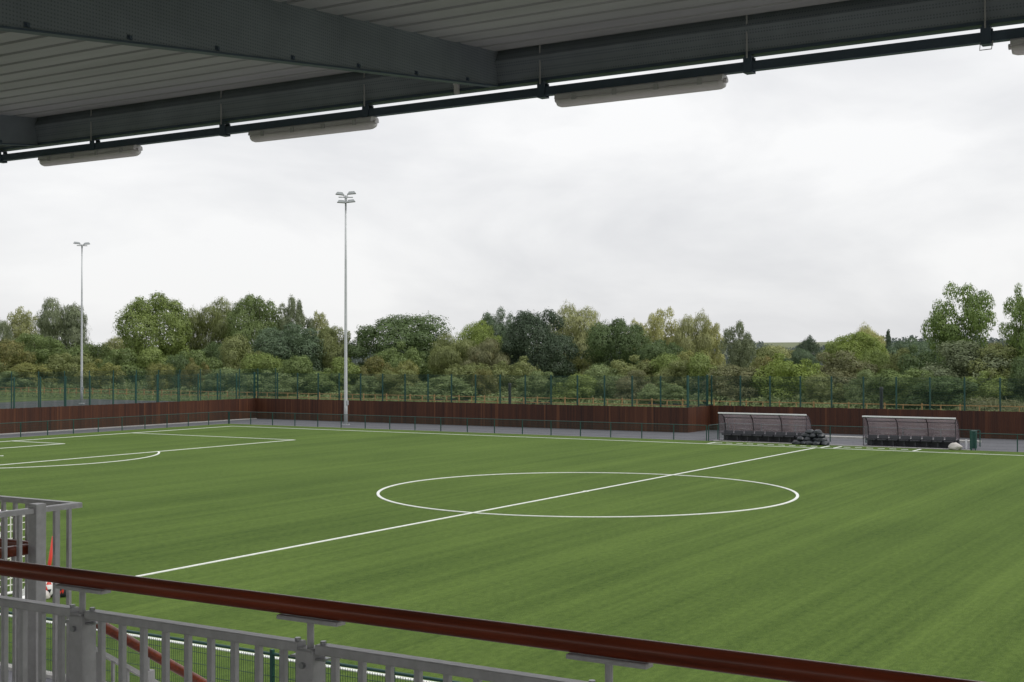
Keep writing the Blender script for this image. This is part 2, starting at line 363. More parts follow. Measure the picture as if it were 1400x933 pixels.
# ------------------------------------------------------------------ vegetation data: x, y, width, height, ...
TREES=[
  (-204.6, 125, 4.6, 13.0, 'broad', 'greygreen', 'dull green tree cut off by the left edge of the picture') ,
  (-209.8, 135, 7.6, 16.0, 'sparse', 'paleolive', 'pale sparse tree with sky showing through, left of the short floodlight mast') ,
  (-178.4, 120, 11.3, 16.6, 'willow', 'greygreen', 'dark grey-green tree directly behind the far left floodlight mast') ,
  (-171.9, 108, 11.3, 9.8, 'broad', 'midgreen', 'mid green rounded tree standing in front of the pale sparse tree at far left') ,
  (-170.1, 125, 7.9, 9.7, 'willow', 'paleolive', 'low pale olive willow between the far left mast and the big green tree') ,
  (-152.3, 118, 12.8, 16.9, 'broad', 'fresh', 'largest fresh green tree on the left, with a pointed leaning crown') ,
  (-150.8, 130, 10.0, 16.4, 'willow', 'olive', 'grey-olive round-topped tree right of the largest left-hand green tree') ,
  (-138.5, 130, 10.5, 16.7, 'broad', 'midgreen', 'tall green tree with peaked top, third of the big trees left of the tall floodlight') ,
  (-131.1, 132, 5.9, 16.4, 'sparse', 'greygreen', 'narrow grey-green tree with an airy top left of the tall floodlight mast') ,
  (-128.1, 135, 5.4, 13.7, 'sparse', 'paleolive', 'small pale wispy tree next to the tall floodlight mast') ,
  (-112.3, 110, 13.2, 10.7, 'broad', 'bluegreen', 'broad blue-green tree below the airy narrow tree, left of the tall floodlight') ,
  (-106.3, 113, 6.6, 10.4, 'broad', 'olive', 'olive tree with a few reddish leaves right behind the tall floodlight mast') ,
  (-97.0, 118, 16.1, 12.3, 'broad', 'darkgreen', 'very wide dark green domed tree right of the tall floodlight mast') ,
  (-84.4, 122, 7.1, 11.2, 'broad', 'bright', 'bright green flat-topped tree right of the wide dark dome') ,
  (-89.1, 135, 6.6, 13.4, 'broad', 'bluegreen', 'dark tree peeping up behind the bright green flat-topped tree') ,
  (-66.8, 110, 10.9, 12.1, 'broad', 'navygreen', 'tallest near-black blue-green tree in the middle of the treeline') ,
  (-70.2, 128, 9.6, 13.5, 'willow', 'paleolive', 'pale olive willow with domed top behind the near-black tree') ,
  (-57.1, 116, 9.2, 10.9, 'broad', 'darkgreen', 'dark green tree at the right shoulder of the pale domed willow') ,
  (-78.4, 106, 7.6, 8.9, 'willow', 'olive', 'olive feathery willow in front of the bright green tree') ,
  (-71.9, 104, 7.2, 8.2, 'willow', 'browntwig', 'brownish twiggy half bare tree beside the olive feathery willow') ,
  (-60.9, 130, 4.3, 11.1, 'sparse', 'paleyellow', 'small pale yellowish tree with bare limbs left of the tall sparse one') ,
  (-55.5, 128, 5.3, 12.8, 'sparse', 'paleyellow', 'tall sparse pale yellow tree with its dark stem visible') ,
  (-49.8, 125, 6.2, 11.8, 'willow', 'paleolive', 'rounded pale willow right of the tall sparse yellow tree') ,
  (-47.7, 128, 3.9, 10.8, 'sparse', 'paleyellow', 'slim pale tree between the rounded pale willow and the bare-branched tree') ,
  (-38.5, 115, 4.5, 10.3, 'sparse', 'greygreen', 'grey-green tree with bare branches sticking out on its left') ,
  (-46.6, 108, 6.8, 7.8, 'broad', 'darkgreen', 'low dark green tree under the tall sparse yellow tree') ,
  (-57.8, 200, 4.9, 9.4, 'broad', 'navygreen', 'small far dark tree standing alone on the skyline left of the bright yellow-green tree') ,
  (-24.6, 120, 8.1, 8.8, 'broad', 'bright', 'bright yellow-green tree above the gap between the two dugouts') ,
  (-26.5, 135, 5.6, 9.9, 'willow', 'paleyellow', 'pale feathery willow rising behind the bright yellow-green tree') ,
  (-52.1, 235, 4.5, 11.0, 'conifer', 'navygreen', 'far dark pointed conifer right of the pale feathery willow') ,
  (-7.3, 105, 7.3, 14.0, 'sparse', 'poplar', 'tall poplar with sky gaps in its crown, standing clear on the right') ,
  (1.2, 98, 5.0, 13.5, 'sparse', 'poplar', 'tall poplar cut off by the right edge of the picture') ,
  (-25.9, 220, 4.3, 8.1, 'broad', 'rust', 'small reddish far tree between the two tall poplars') ,
  (-38.7, 140, 5.1, 6.8, 'broad', 'bluegreen', 'squat blue-green tree on the low skyline above the first dugout') ,
  (-44.5, 228, 10.2, 9.2, 'broad', 'bluegreen', 'low dim far tree mass between the dark conifer and the tall clear poplar') ,
]
SHRUBS=[
  (-170.1, 100, 8.3, 8.6, 'rust', 'tall broad rusty shrub, middle row, at the left picture edge') ,
  (-154.0, 92, 7.8, 4.7, 'yellow', 'medium broad yellow-tinged shrub, front row, near the left picture edge') ,
  (-151.9, 98, 7.4, 6.3, 'olive', 'tall broad olive shrub, middle row, just left of the far left mast') ,
  (-137.6, 93, 6.5, 5.2, 'yellow', 'medium yellow-tinged shrub, front row, just right of the far left mast') ,
  (-142.2, 102, 7.6, 7.0, 'midgreen', 'tall broad mid green shrub, back row, just left of the biggest left tree') ,
  (-139.0, 106, 6.7, 7.2, 'fresh', 'tall broad fresh green shrub, back row, in line with the biggest left tree') ,
  (-121.3, 90, 3.8, 4.8, 'yellow', 'medium yellow-tinged shrub, front row, in line with the biggest left tree') ,
  (-124.7, 96, 4.8, 6.0, 'darkgreen', 'medium dark green shrub, middle row, just right of the biggest left tree') ,
  (-116.7, 93, 4.0, 5.4, 'rust', 'medium rusty shrub, front row, well right of the biggest left tree') ,
  (-129.0, 105, 7.2, 6.7, 'midgreen', 'tall broad mid green shrub, back row, well right of the biggest left tree') ,
  (-114.0, 100, 6.1, 8.9, 'olive', 'tall olive shrub, middle row, in line with the timber wall corner') ,
  (-106.2, 96, 6.5, 6.2, 'fresh', 'medium fresh green shrub, middle row, just right of the timber wall corner') ,
  (-97.6, 94, 5.5, 5.8, 'midgreen', 'medium mid green shrub, front row, well left of the tall floodlight mast') ,
  (-96.4, 88, 8.6, 3.7, 'greygreen', 'low broad grey-green shrub, front row, just right of the timber wall corner') ,
  (-89.8, 94, 6.2, 5.6, 'fresh', 'medium fresh green shrub, front row, in line with the tall floodlight mast') ,
  (-84.9, 96, 4.7, 5.7, 'rust', 'medium rusty shrub, middle row, just left of the wide dark domed tree') ,
  (-78.2, 94, 3.8, 5.2, 'yellow', 'medium yellow-tinged shrub, front row, in line with the wide dark domed tree') ,
  (-76.4, 90, 5.3, 4.0, 'olive', 'low olive shrub, front row, in line with the wide dark domed tree') ,
  (-90.0, 108, 7.3, 7.7, 'midgreen', 'tall broad mid green shrub, back row, in line with the wide dark domed tree') ,
  (-79.9, 87, 4.3, 3.2, 'greygreen', 'low grey-green shrub, front row, just right of the tall floodlight mast') ,
  (-68.1, 87, 8.6, 3.2, 'greygreen', 'low broad grey-green shrub, front row, well right of the wide dark domed tree') ,
  (-67.4, 93, 5.8, 4.8, 'olive', 'medium olive shrub, front row, just left of the twiggy brown tree') ,
  (-63.6, 91, 3.0, 4.1, 'rust', 'low narrow rusty shrub, front row, in line with the twiggy brown tree') ,
  (-63.6, 98, 6.3, 5.6, 'olive', 'medium olive shrub, middle row, in line with the left black standpipe') ,
  (-56.4, 92, 4.8, 3.9, 'greygreen', 'low grey-green shrub, front row, in line with the near-black tree') ,
  (-49.0, 88, 4.8, 3.6, 'fresh', 'low fresh green shrub, front row, well right of the near-black tree') ,
  (-51.5, 89, 3.6, 3.2, 'darkgreen', 'low dark green shrub, front row, just right of the near-black tree') ,
  (-47.8, 93, 5.4, 4.7, 'greygreen', 'medium grey-green shrub, front row, just left of the tree shouldering the domed willow') ,
  (-47.3, 98, 7.6, 5.7, 'olive', 'medium broad olive shrub, middle row, in line with the tree shouldering the domed willow') ,
  (-41.5, 90, 4.7, 4.1, 'browntwig', 'low brownish shrub, front row, just right of the tree shouldering the domed willow') ,
  (-45.7, 101, 3.9, 5.2, 'rust', 'medium rusty shrub, middle row, just left of the tall sparse yellow tree') ,
  (-42.1, 100, 5.4, 6.0, 'fresh', 'medium fresh green shrub, middle row, in line with the tall sparse yellow tree') ,
  (-40.5, 104, 4.9, 6.4, 'yellow', 'tall yellow-tinged shrub, back row, in line with the timber wall step') ,
  (-36.8, 87, 5.1, 2.9, 'greygreen', 'low grey-green shrub, front row, in line with the tall sparse yellow tree') ,
  (-38.3, 96, 5.5, 5.2, 'olive', 'medium olive shrub, middle row, just right of the tall sparse yellow tree') ,
  (-35.9, 97, 4.6, 6.1, 'fresh', 'medium fresh green shrub, middle row, in line with the timber wall step') ,
  (-30.6, 94, 6.5, 4.7, 'browntwig', 'medium brownish shrub, front row, just left of the left dugout') ,
  (-31.5, 106, 4.2, 5.7, 'rust', 'medium rusty shrub, back row, in line with the left dugout') ,
  (-24.1, 95, 7.1, 5.9, 'bright', 'medium broad bright yellow-green shrub, middle row, just left of the heap of bags') ,
  (-19.6, 100, 7.4, 6.3, 'browntwig', 'tall broad brownish shrub, middle row, just right of the heap of bags') ,
  (-18.3, 90, 4.4, 3.8, 'olive', 'low olive shrub, front row, just right of the heap of bags') ,
  (-17.8, 108, 3.9, 6.6, 'fresh', 'tall fresh green shrub, back row, in line with the right black standpipe') ,
  (-13.9, 104, 4.0, 6.6, 'olive', 'tall olive shrub, back row, just left of the right dugout') ,
  (-10.3, 100, 5.3, 6.8, 'darkgreen', 'tall dark green shrub, middle row, just right of the right dugout') ,
  (-5.5, 97, 9.6, 7.3, 'greygreen', 'tall broad grey-green shrub, middle row, in line with the clear-standing poplar') ,
  (-0.7, 96, 6.6, 7.0, 'olive', 'tall olive shrub, middle row, at the right picture edge') ,
  (-5.1, 88, 7.1, 3.7, 'darkgreen', 'low broad dark green shrub, front row, just left of the clear-standing poplar') ,
  (-9.5, 90, 6.6, 4.4, 'midgreen', 'low mid green shrub, front row, in line with the right dugout') ,
  (-1.5, 90, 5.6, 4.1, 'fresh', 'low fresh green shrub, front row, just right of the clear-standing poplar') ,
  (1.7, 92, 4.7, 5.6, 'darkgreen', 'medium dark green shrub, front row, at the right picture edge') ,
  (-14.0, 89, 3.5, 4.3, 'greygreen', 'low narrow grey-green shrub, front row, just left of the right black standpipe') ,
  (-163.2, 112, 8.0, 8.1, 'midgreen', 'tall broad mid green shrub, back row, in line with the far left mast') ,
  (-130.6, 112, 6.2, 8.0, 'darkgreen', 'tall dark green shrub, back row, just left of the timber wall corner') ,
  (-86.8, 112, 6.2, 6.8, 'midgreen', 'tall mid green shrub, back row, just right of the wide dark domed tree') ,
  (-75.6, 115, 5.5, 7.7, 'midgreen', 'tall mid green shrub, back row, in line with the left black standpipe') ,
  (-48.6, 150, 7.1, 7.1, 'olive', 'tall broad olive shrub, back row, in line with the left dugout') ,
  (-28.5, 160, 7.0, 7.8, 'bluegreen', 'tall broad blue-green shrub, back row, in line with the right dugout') ,
  (-60.1, 190, 9.8, 7.5, 'paleolive', 'tall broad pale olive shrub, back row, just right of the left dugout') ,
  (-90.8, 91, 6.1, 4.0, 'midgreen', 'low mid green shrub, front row, just left of the tall floodlight mast') ,
  (-153.4, 88, 7.1, 3.4, 'greygreen', 'low broad grey-green shrub, front row, at the left picture edge') ,
  (-109.7, 92, 6.5, 4.1, 'greygreen', 'low grey-green shrub, front row, just left of the timber wall corner') ,
  (3.7, 90, 4.5, 4.5, 'greygreen', 'low grey-green shrub, front row, at the right picture edge') ,
  (-170.4, 95, 7.6, 5.5, 'olive', 'medium broad olive shrub, middle row, at the left picture edge') ,
]

# ------------------------------------------------------------------ ground, turf, path
def sheet(name, x0, x1, y0, y1, z, mat, label=None, kind='structure'):
    b = MB(); b.quad((x0, y0, z), (x1, y0, z), (x1, y1, z), (x0, y1, z))
    o = b.build(name, mat); tag(o, label, None, None, kind); return o

sheet('ground', -3500, 3500, -1500, 6000, -0.020, M['meadow'], 'rough green meadow ground reaching to the horizon')
sheet('path', -58.5, 64.0, -46.0, 46.8, -0.012, M['tarmac'], 'grey tarmac path round the artificial pitch')
sheet('car_park', -116.0, -58.9, -60.0, 72.0, -0.012, M['darktarmac'], 'grey tarmac yard beyond the left timber wall')
turf = sheet('pitch', -54.15, 54.15, -34.40, 34.15, 0.0, M['turf'], 'green artificial football pitch with white markings')

def marks(name, quads):
    b = MB()
    for q in quads:                                        # white pile tufted a little proud of the green
        lo = [(x, y, -0.01) for x, y, z in q]
        b.quad(*q)
        for j in range(4): b.quad(lo[j], lo[(j + 1) % 4], q[(j + 1) % 4], q[j])
    return b.build(name, M['line'], turf)
ZL = 0.020; LW = 0.062
def hline(x0, x1, y): return [(x0, y - LW, ZL), (x1, y - LW, ZL), (x1, y + LW, ZL), (x0, y + LW, ZL)]
def vline(x, y0, y1): return [(x - LW, y0, ZL), (x + LW, y0, ZL), (x + LW, y1, ZL), (x - LW, y1, ZL)]
def arc(cx, cy, r, a0, a1, n):
    q = []
    for k in range(n):
        t0 = a0 + (a1 - a0) * k / n; t1 = a0 + (a1 - a0) * (k + 1) / n
        P = lambda t, rr: (cx + rr * math.cos(t), cy + rr * math.sin(t), ZL)
        q.append([P(t0, r - LW), P(t0, r + LW), P(t1, r + LW), P(t1, r - LW)])
    return q
PL, PW = 50.84, 31.24
marks('touchline', [hline(-PL, PL, PW)]); marks('touchline', [hline(-PL, PL, -PW)])
for s in (-1, 1):
    marks('goal_line', [vline(s * PL, -PW + LW, PW - LW)])
    xi = s * (PL - 16.5)
    marks('penalty_box_line', [vline(xi, -20.16 - LW, 20.16 + LW)] + [hline(min(xi + LW, s * PL - LW) if s > 0 else -PL + LW, max(xi, s * PL) - LW if s > 0 else xi - LW, y) for y in (-20.16, 20.16)])
    xs = s * (PL - 5.5)
    marks('goal_area_line', [vline(xs, -9.16 - LW, 9.16 + LW)] + [hline(xs + LW if s > 0 else -PL + LW, PL - LW if s > 0 else xs - LW, y) for y in (-9.16, 9.16)])
    xp = s * (PL - 11); a = math.acos(5.5 / 9.15)
    marks('penalty_arc', arc(xp, 0, 9.15, (math.pi if s > 0 else 0) - a + 0.012, (math.pi if s > 0 else 0) + a - 0.012, 40))
    marks('penalty_spot', arc(xp, 0, 0.06, 0, 2 * math.pi, 12))
marks('halfway_line', [vline(0, -PW + LW, PW - LW)])
ZL = 0.024
marks('centre_circle', arc(0, 0, 9.15, 0, 2 * math.pi, 160)); marks('centre_spot', arc(0, 0, 0.07, 0, 2 * math.pi, 12))
ZL = 0.020
def dashes(x0, x1, y):
    q = []; x = x0
    while x < x1 - 0.3: q.append(hline(x, min(x + 0.42, x1), y)); x += 0.74
    return q
marks('technical_area_line', dashes(-7.4, 0.0, 32.55) + [vline(-7.6, PW + 0.35, 32.9), vline(0.25, PW + 0.35, 33.3)])
marks('technical_area_line', dashes(1.4, 5.6, 32.75) + [vline(1.1, PW + 0.35, 33.2), vline(6.15, PW + 0.35, 33.4)])

k = MB(); k.box(-54.3, 54.3, -34.62, -34.42, -0.10, 0.05); tag(k.build('kerb', M['concrete']), 'pale concrete kerb under the near green pitch barrier', None, None, 'structure')
k = MB(); k.box(-8.3, 9.0, 34.20, 34.38, -0.10, 0.04); tag(k.build('kerb', M['concrete']), 'pale concrete edging in front of the two dugouts', None, None, 'structure')
k = MB(); k.box(-58.2, -57.9, -34.0, 42.0, -0.10, 0.06); tag(k.build('kerb', M['concrete']), 'pale concrete edging at the foot of the left timber wall', None, None, 'structure')
k = MB(); k.box(-4, 8.0, 41.5, 42.3, -0.1, 0.12); tag(k.build('kerb', M['concrete']), 'pale concrete slab edge on the path behind the dugouts', None, None, 'structure')

# ------------------------------------------------------------------ timber walls
def timber_wall(p0, p1, h, normal, label):
    """vertical boards from p0 to p1; normal points to the pitch"""
    p0 = Vector((*p0, 0)); p1 = Vector((*p1, 0)); d = p1 - p0; Ln = d.length; d.normalize(); nn = Vector((*normal, 0))
    root = thing('timber_wall', label, 'wall', tuple((p0 + p1) / 2))
    v = []; f = []; rn = []; x = 0.0
    rr = random.Random(int(abs(p0.x * 13 + p0.y * 7)))
    tone = 0.5
    while x < Ln - 0.02:
        w = min(rr.uniform(0.13, 0.16), Ln - x); th = rr.uniform(0.022, 0.034); hh = h + rr.uniform(-0.012, 0.012)
        if rr.random() < 0.16: tone = rr.uniform(0.28, 0.68)
        a = p0 + d * (x + 0.004); b = p0 + d * (x + w - 0.004); i = len(v)
        for q in (a, b):
            for off in (0.0, th):
                for z in (-0.02, hh): v.append(tuple(q + nn * off + Vector((0, 0, z)) - root.location))
        # order: a0z0 a0z1 a1z0 a1z1 b0z0 b0z1 b1z0 b1z1
        f += [(i + 2, i + 6, i + 7, i + 3), (i + 3, i + 7, i + 5, i + 1), (i, i + 2, i + 3, i + 1), (i + 6, i + 4, i + 5, i + 7), (i + 4, i, i + 1, i + 5)]
        t = min(1, max(0, tone + rr.gauss(0, 0.11)));
        if rr.random() < 0.03: t = 0.9
        rn += [t] * 5; x += w
    me = bpy.data.meshes.new('boarding'); me.from_pydata(v, [], f); me.materials.append(M['board'])
    at = me.attributes.new('rnd', 'FLOAT', 'FACE'); at.data.foreach_set('value', rn)
    o = bpy.data.objects.new('boarding', me); COL.objects.link(o); o.parent = root; o['kind'] = 'stuff'
    b = MB(); q = [p0, p1, p1 - nn * 0.06, p0 - nn * 0.06]
    lo = [tuple(c_ - nn * 0.003 + Vector((0, 0, -0.02))) for c_ in q]; hi = [tuple(c_ - nn * 0.003 + Vector((0, 0, h - 0.04))) for c_ in q]
    b.quad(*lo[::-1]); b.quad(*hi)
    for j in range(4): b.quad(lo[j], lo[(j + 1) % 4], hi[(j + 1) % 4], hi[j])
    b.build('backing_board', M['board'], root, tuple(root.location))
    return root
WX, WY, JX, WY2 = -58.5, 42.5, -13.9, 46.8
timber_wall((WX, -34), (WX, WY), 1.93, (1, 0), 'long red-brown timber wall running along the left end of the pitch')
timber_wall((WX, WY), (JX, WY), 1.93, (0, -1), 'dark brown timber wall of vertical boards along the far side, left of the step')
timber_wall((JX, WY), (JX, WY2), 1.93, (1, 0), 'short side-lit orange-brown length of timber wall at the step behind the left dugout')
timber_wall((JX, WY2), (63, WY2), 1.96, (0, -1), 'dark brown timber wall set back behind the two dugouts')

# ------------------------------------------------------------------ welded mesh fences
def panel_mesh(name, w, z0, z1, vw, hw, step, hstep, double=True):
    b = MB(); hx = w / 2
    x = -hx + step / 2
    while x < hx: b.box(x - vw / 2, x + vw / 2, -vw / 2, vw / 2, z0, z1); x += step
    z = z0 + 0.03
    while z < z1:
        b.box(-hx, hx, -vw / 2 - hw, -vw / 2, z - hw / 2, z + hw / 2)
        if double: b.box(-hx, hx, vw / 2, vw / 2 + hw, z - hw / 2, z + hw / 2)
        z += hstep
    return b.mesh(name, mat=M['greenmesh'])

def mesh_fence(name, label, pts, post_me, panel_me, rot, parts_extra=None, group=None, cat='fence', alt_post=None):
    root = thing(name, label, cat, (*pts[0], 0), group)
    for i, p in enumerate(pts):
        pm = alt_post if (alt_post and i in (0, len(pts) - 1)) else post_me
        link('post', pm, root, (*p, 0), rot)
        if i + 1 < len(pts):
            q = pts[i + 1]; link('mesh_panel', panel_me, root, ((p[0] + q[0]) / 2, (p[1] + q[1]) / 2, 0), rot)
            if parts_extra: link(parts_extra[0], parts_extra[1], root, ((p[0] + q[0]) / 2, (p[1] + q[1]) / 2, 0), rot)
    return root

FH = 4.36
b = MB(); b.cbox(-0.055, 0.055, -0.045, 0.045, -0.05, FH, 0.006); post_hi = b.mesh('ball_stop_post', mat=M['green'])
b = MB(); b.cbox(-0.075, 0.075, -0.075, 0.075, -0.05, FH + 0.05, 0.008); post_corner = b.mesh('ball_stop_corner_post', mat=M['green'])
pan_hi = panel_mesh('ball_stop_panel', 2.36, 1.80, FH - 0.03, 0.006, 0.009, 0.05, 0.20)
nL = 31; ys = [WY - 0.02 - 2.46 * k for k in range(nL)]
mesh_fence('ball_stop_fence', 'tall green mesh fence rising behind the left end timber wall', [(WX - 0.16, y) for y in ys], post_hi, pan_hi, math.pi / 2, alt_post=post_corner)
nx = 18; dx = (JX - WX) / nx
mesh_fence('ball_stop_fence', 'tall green mesh fence behind the far timber wall, left of the step', [(WX + 0.1 + dx * k - (0.2 if k == nx else 0), WY + 0.16) for k in range(nx + 1)], post_hi, pan_hi, 0)
pan_j = panel_mesh('step_panel', 2.0, 1.80, FH - 0.03, 0.006, 0.009, 0.05, 0.20)
mesh_fence('ball_stop_fence', 'short return of tall green mesh fence at the step in the timber wall', [(JX - 0.16, WY + 0.38), (JX - 0.16, WY + 2.45), (JX - 0.16, WY2 - 0.1)], post_hi, pan_j, math.pi / 2, alt_post=post_corner)
mesh_fence('ball_stop_fence', 'tall green mesh fence behind the timber wall at the dugouts', [(JX + 0.1 + 2.46 * k, WY2 + 0.16) for k in range(31)], post_hi, pan_hi, 0)
pan_s = panel_mesh('court_panel', 3.05, 0.1, 4.40, 0.005, 0.007, 0.06, 0.20)
b = MB(); b.cbox(-0.04, 0.04, -0.04, 0.04, -0.05, 4.45, 0.006); post_s = b.mesh('court_post', mat=M['green'])
mesh_fence('court_fence', 'second green mesh fence standing further off beyond the left timber wall', [(-80.0, 69.4 - 3.15 * k) for k in range(26)], post_s, pan_s, math.pi / 2)

# low pitch barrier
b = MB(); b.cbox(-0.03, 0.03, -0.03, 0.03, -0.05, 1.04, 0.005); post_lo = b.mesh('barrier_post', mat=M['green'])
def rail_mesh(w):
    r = MB(); r.tube((-w / 2, 0, 1.065), (w / 2, 0, 1.065), 0.026, n=10); return r.mesh('barrier_rail', mat=M['green'])
pan_lo = panel_mesh('barrier_panel', 2.38, 0.06, 1.02, 0.005, 0.006, 0.05, 0.20, False)
rail_lo = rail_mesh(2.42); rail_25 = rail_mesh(2.5); pan_25 = panel_mesh('barrier_panel', 2.44, 0.06, 1.02, 0.005, 0.006, 0.05, 0.20, False)
BX, BY = -54.3, 34.42
mesh_fence('pitch_barrier', 'low green spectator barrier along the left end of the pitch', [(BX, BY - 2.42 * k) for k in range(29)], post_lo, pan_lo, math.pi / 2, ('rail', rail_lo))
nb = 18; db = (-8.9 - BX - 0.12) / nb
mesh_fence('pitch_barrier', 'low green spectator barrier along the far side, left of the dugouts', [(BX + 0.12 + db * k, BY) for k in range(nb + 1)], post_lo, panel_mesh('barrier_panel', db - 0.06, 0.06, 1.02, 0.005, 0.006, 0.05, 0.2, False), 0, ('rail', rail_mesh(db)))
BY2 = 37.9
mesh_fence('pitch_barrier', 'short green barrier return beside the left dugout', [(-8.78, BY + 0.05), (-8.78, BY + 1.75), (-8.78, BY2 - 0.05)], post_lo, panel_mesh('barrier_panel', 1.62, 0.06, 1.02, 0.005, 0.006, 0.05, 0.2, False), math.pi / 2, ('rail', rail_mesh(1.72)))
mesh_fence('pitch_barrier', 'low green barrier set back behind both dugouts', [(-8.66 + 2.5 * k, BY2) for k in range(8)], post_lo, pan_25, 0, ('rail', rail_25))
mesh_fence('pitch_barrier', 'low green barrier right of the dugouts and the green locker', [(9.30 + 2.5 * k, BY) for k in range(18)], post_lo, pan_25, 0, ('rail', rail_25))
pan_near = panel_mesh('near_barrier_panel', 2.44, 0.06, 1.02, 0.0055, 0.006, 0.05, 0.20, True)
b = MB(); b.cbox(-0.032, 0.032, -0.032, 0.032, -0.05, 1.14, 0.005); post_near = b.mesh('near_barrier_post', mat=M['green'])
mesh_fence('pitch_barrier', 'nearest low green mesh barrier, seen through the grey balustrade bars', [(10.1 + 2.5 * k, -34.50) for k in range(-10, 8)], post_near, pan_near, 0, ('rail', rail_25))

# ------------------------------------------------------------------ floodlights
def floodlight(x, y, label, rot, heads, group='floodlight masts'):
    root = thing('floodlight', label, 'floodlight', (x, y, 0), group)
    root_loc = (x, y, 0); H = 19.7
    b = MB(); b.path([(x, y, 0), (x, y, 1.6), (x, y, 8), (x, y, 14), (x, y, H)], [0.165, 0.155, 0.125, 0.10, 0.075], 12); b.build('mast', M['galv'], root, root_loc, True)
    b = MB(); b.box(x - 0.26, x + 0.26, y - 0.26, y + 0.26, -0.02, 0.04)
    for sx_ in (-1, 1):
        for sy_ in (-1, 1): b.tube((x + 0.2 * sx_, y + 0.2 * sy_, 0.04), (x + 0.2 * sx_, y + 0.2 * sy_, 0.12), 0.02, n=6)
    b.build('base_plate', M['galv'], root, root_loc)
    b = MB(); b.box(x + 0.12, x + 0.24, y - 0.08, y + 0.08, 1.7, 2.1); b.build('service_hatch', M['lampgrey'], root, root_loc)
    c, s_ = math.cos(rot), math.sin(rot)
    W = lambda u, w, z: (x + u * c - w * s_, y + u * s_ + w * c, z)
    b = MB(); b.tube(W(-0.62, 0, H), W(0.62, 0, H), 0.045); b.tube(W(0, -0.5, H - 0.05), W(0, 0.5, H - 0.05), 0.045)
    b.tube((x, y, H - 0.3), (x, y, H + 0.15), 0.10, n=10); b.build('cross_arm', M['galv'], root, root_loc)
    for (u, w, dz, tilt) in heads:
        hd = MB(); L2, W2, T = 0.38, 0.30, 0.22
        cz = H + dz; pr = []
        for (a_, e_, z_) in ((-L2, -W2, 0), (L2, -W2, 0), (L2, W2, 0), (-L2, W2, 0), (-L2 * .6, -W2 * .7, T), (L2 * .6, -W2 * .7, T), (L2 * .6, W2 * .7, T), (-L2 * .6, W2 * .7, T)):
            pr.append(W(u + a_, w + e_, cz + z_ + a_ * tilt))
        i = len(hd.v); hd.v += pr
        hd.f += [(3, 2, 1, 0), (4, 5, 6, 7), (0, 1, 5, 4), (1, 2, 6, 5), (2, 3, 7, 6), (3, 0, 4, 7)]
        sg = 1 if u > 0 else -1
        h = hd.build('lamp_head', M['lampgrey'], root, root_loc)
        g = MB(); g.quad(*[W(u + a_, w + e_, cz - 0.004 + a_ * tilt) for a_, e_ in ((-.31, -.23), (-.31, .23), (.31, .23), (.31, -.23))])
        go = g.mesh('lamp_glass', root_loc, M['lampglass']); o = bpy.data.objects.new('lamp_glass', go); COL.objects.link(o); o.parent = h
        br = MB(); br.tube(W(u - sg * 0.32, w, H - 0.02), W(u - sg * 0.36, w, cz + 0.03), 0.022, n=6); br.tube(W(u - sg * 0.32, w, H), W(u * 0.5, 0, H), 0.025, n=6)
        br.build('lamp_bracket', M['galv'], root, root_loc)
floodlight(-43.95, 37.95, 'tall pale floodlight mast on the path in front of the far timber wall', 0.676, ((-0.50, 0.12, 0.22, -0.10), (0.50, 0.12, 0.30, 0.10), (-0.36, -0.30, -0.52, -0.06), (0.44, -0.30, -0.46, 0.12)))
floodlight(-103.5, 60.0, 'smaller looking far floodlight mast standing beyond the left timber wall', 0.868, ((-0.66, 0.12, 0.24, -0.10), (0.60, 0.12, 0.20, 0.08), (-0.52, -0.55, 0.16, -0.06), (0.50, -0.55, 0.12, 0.10)))

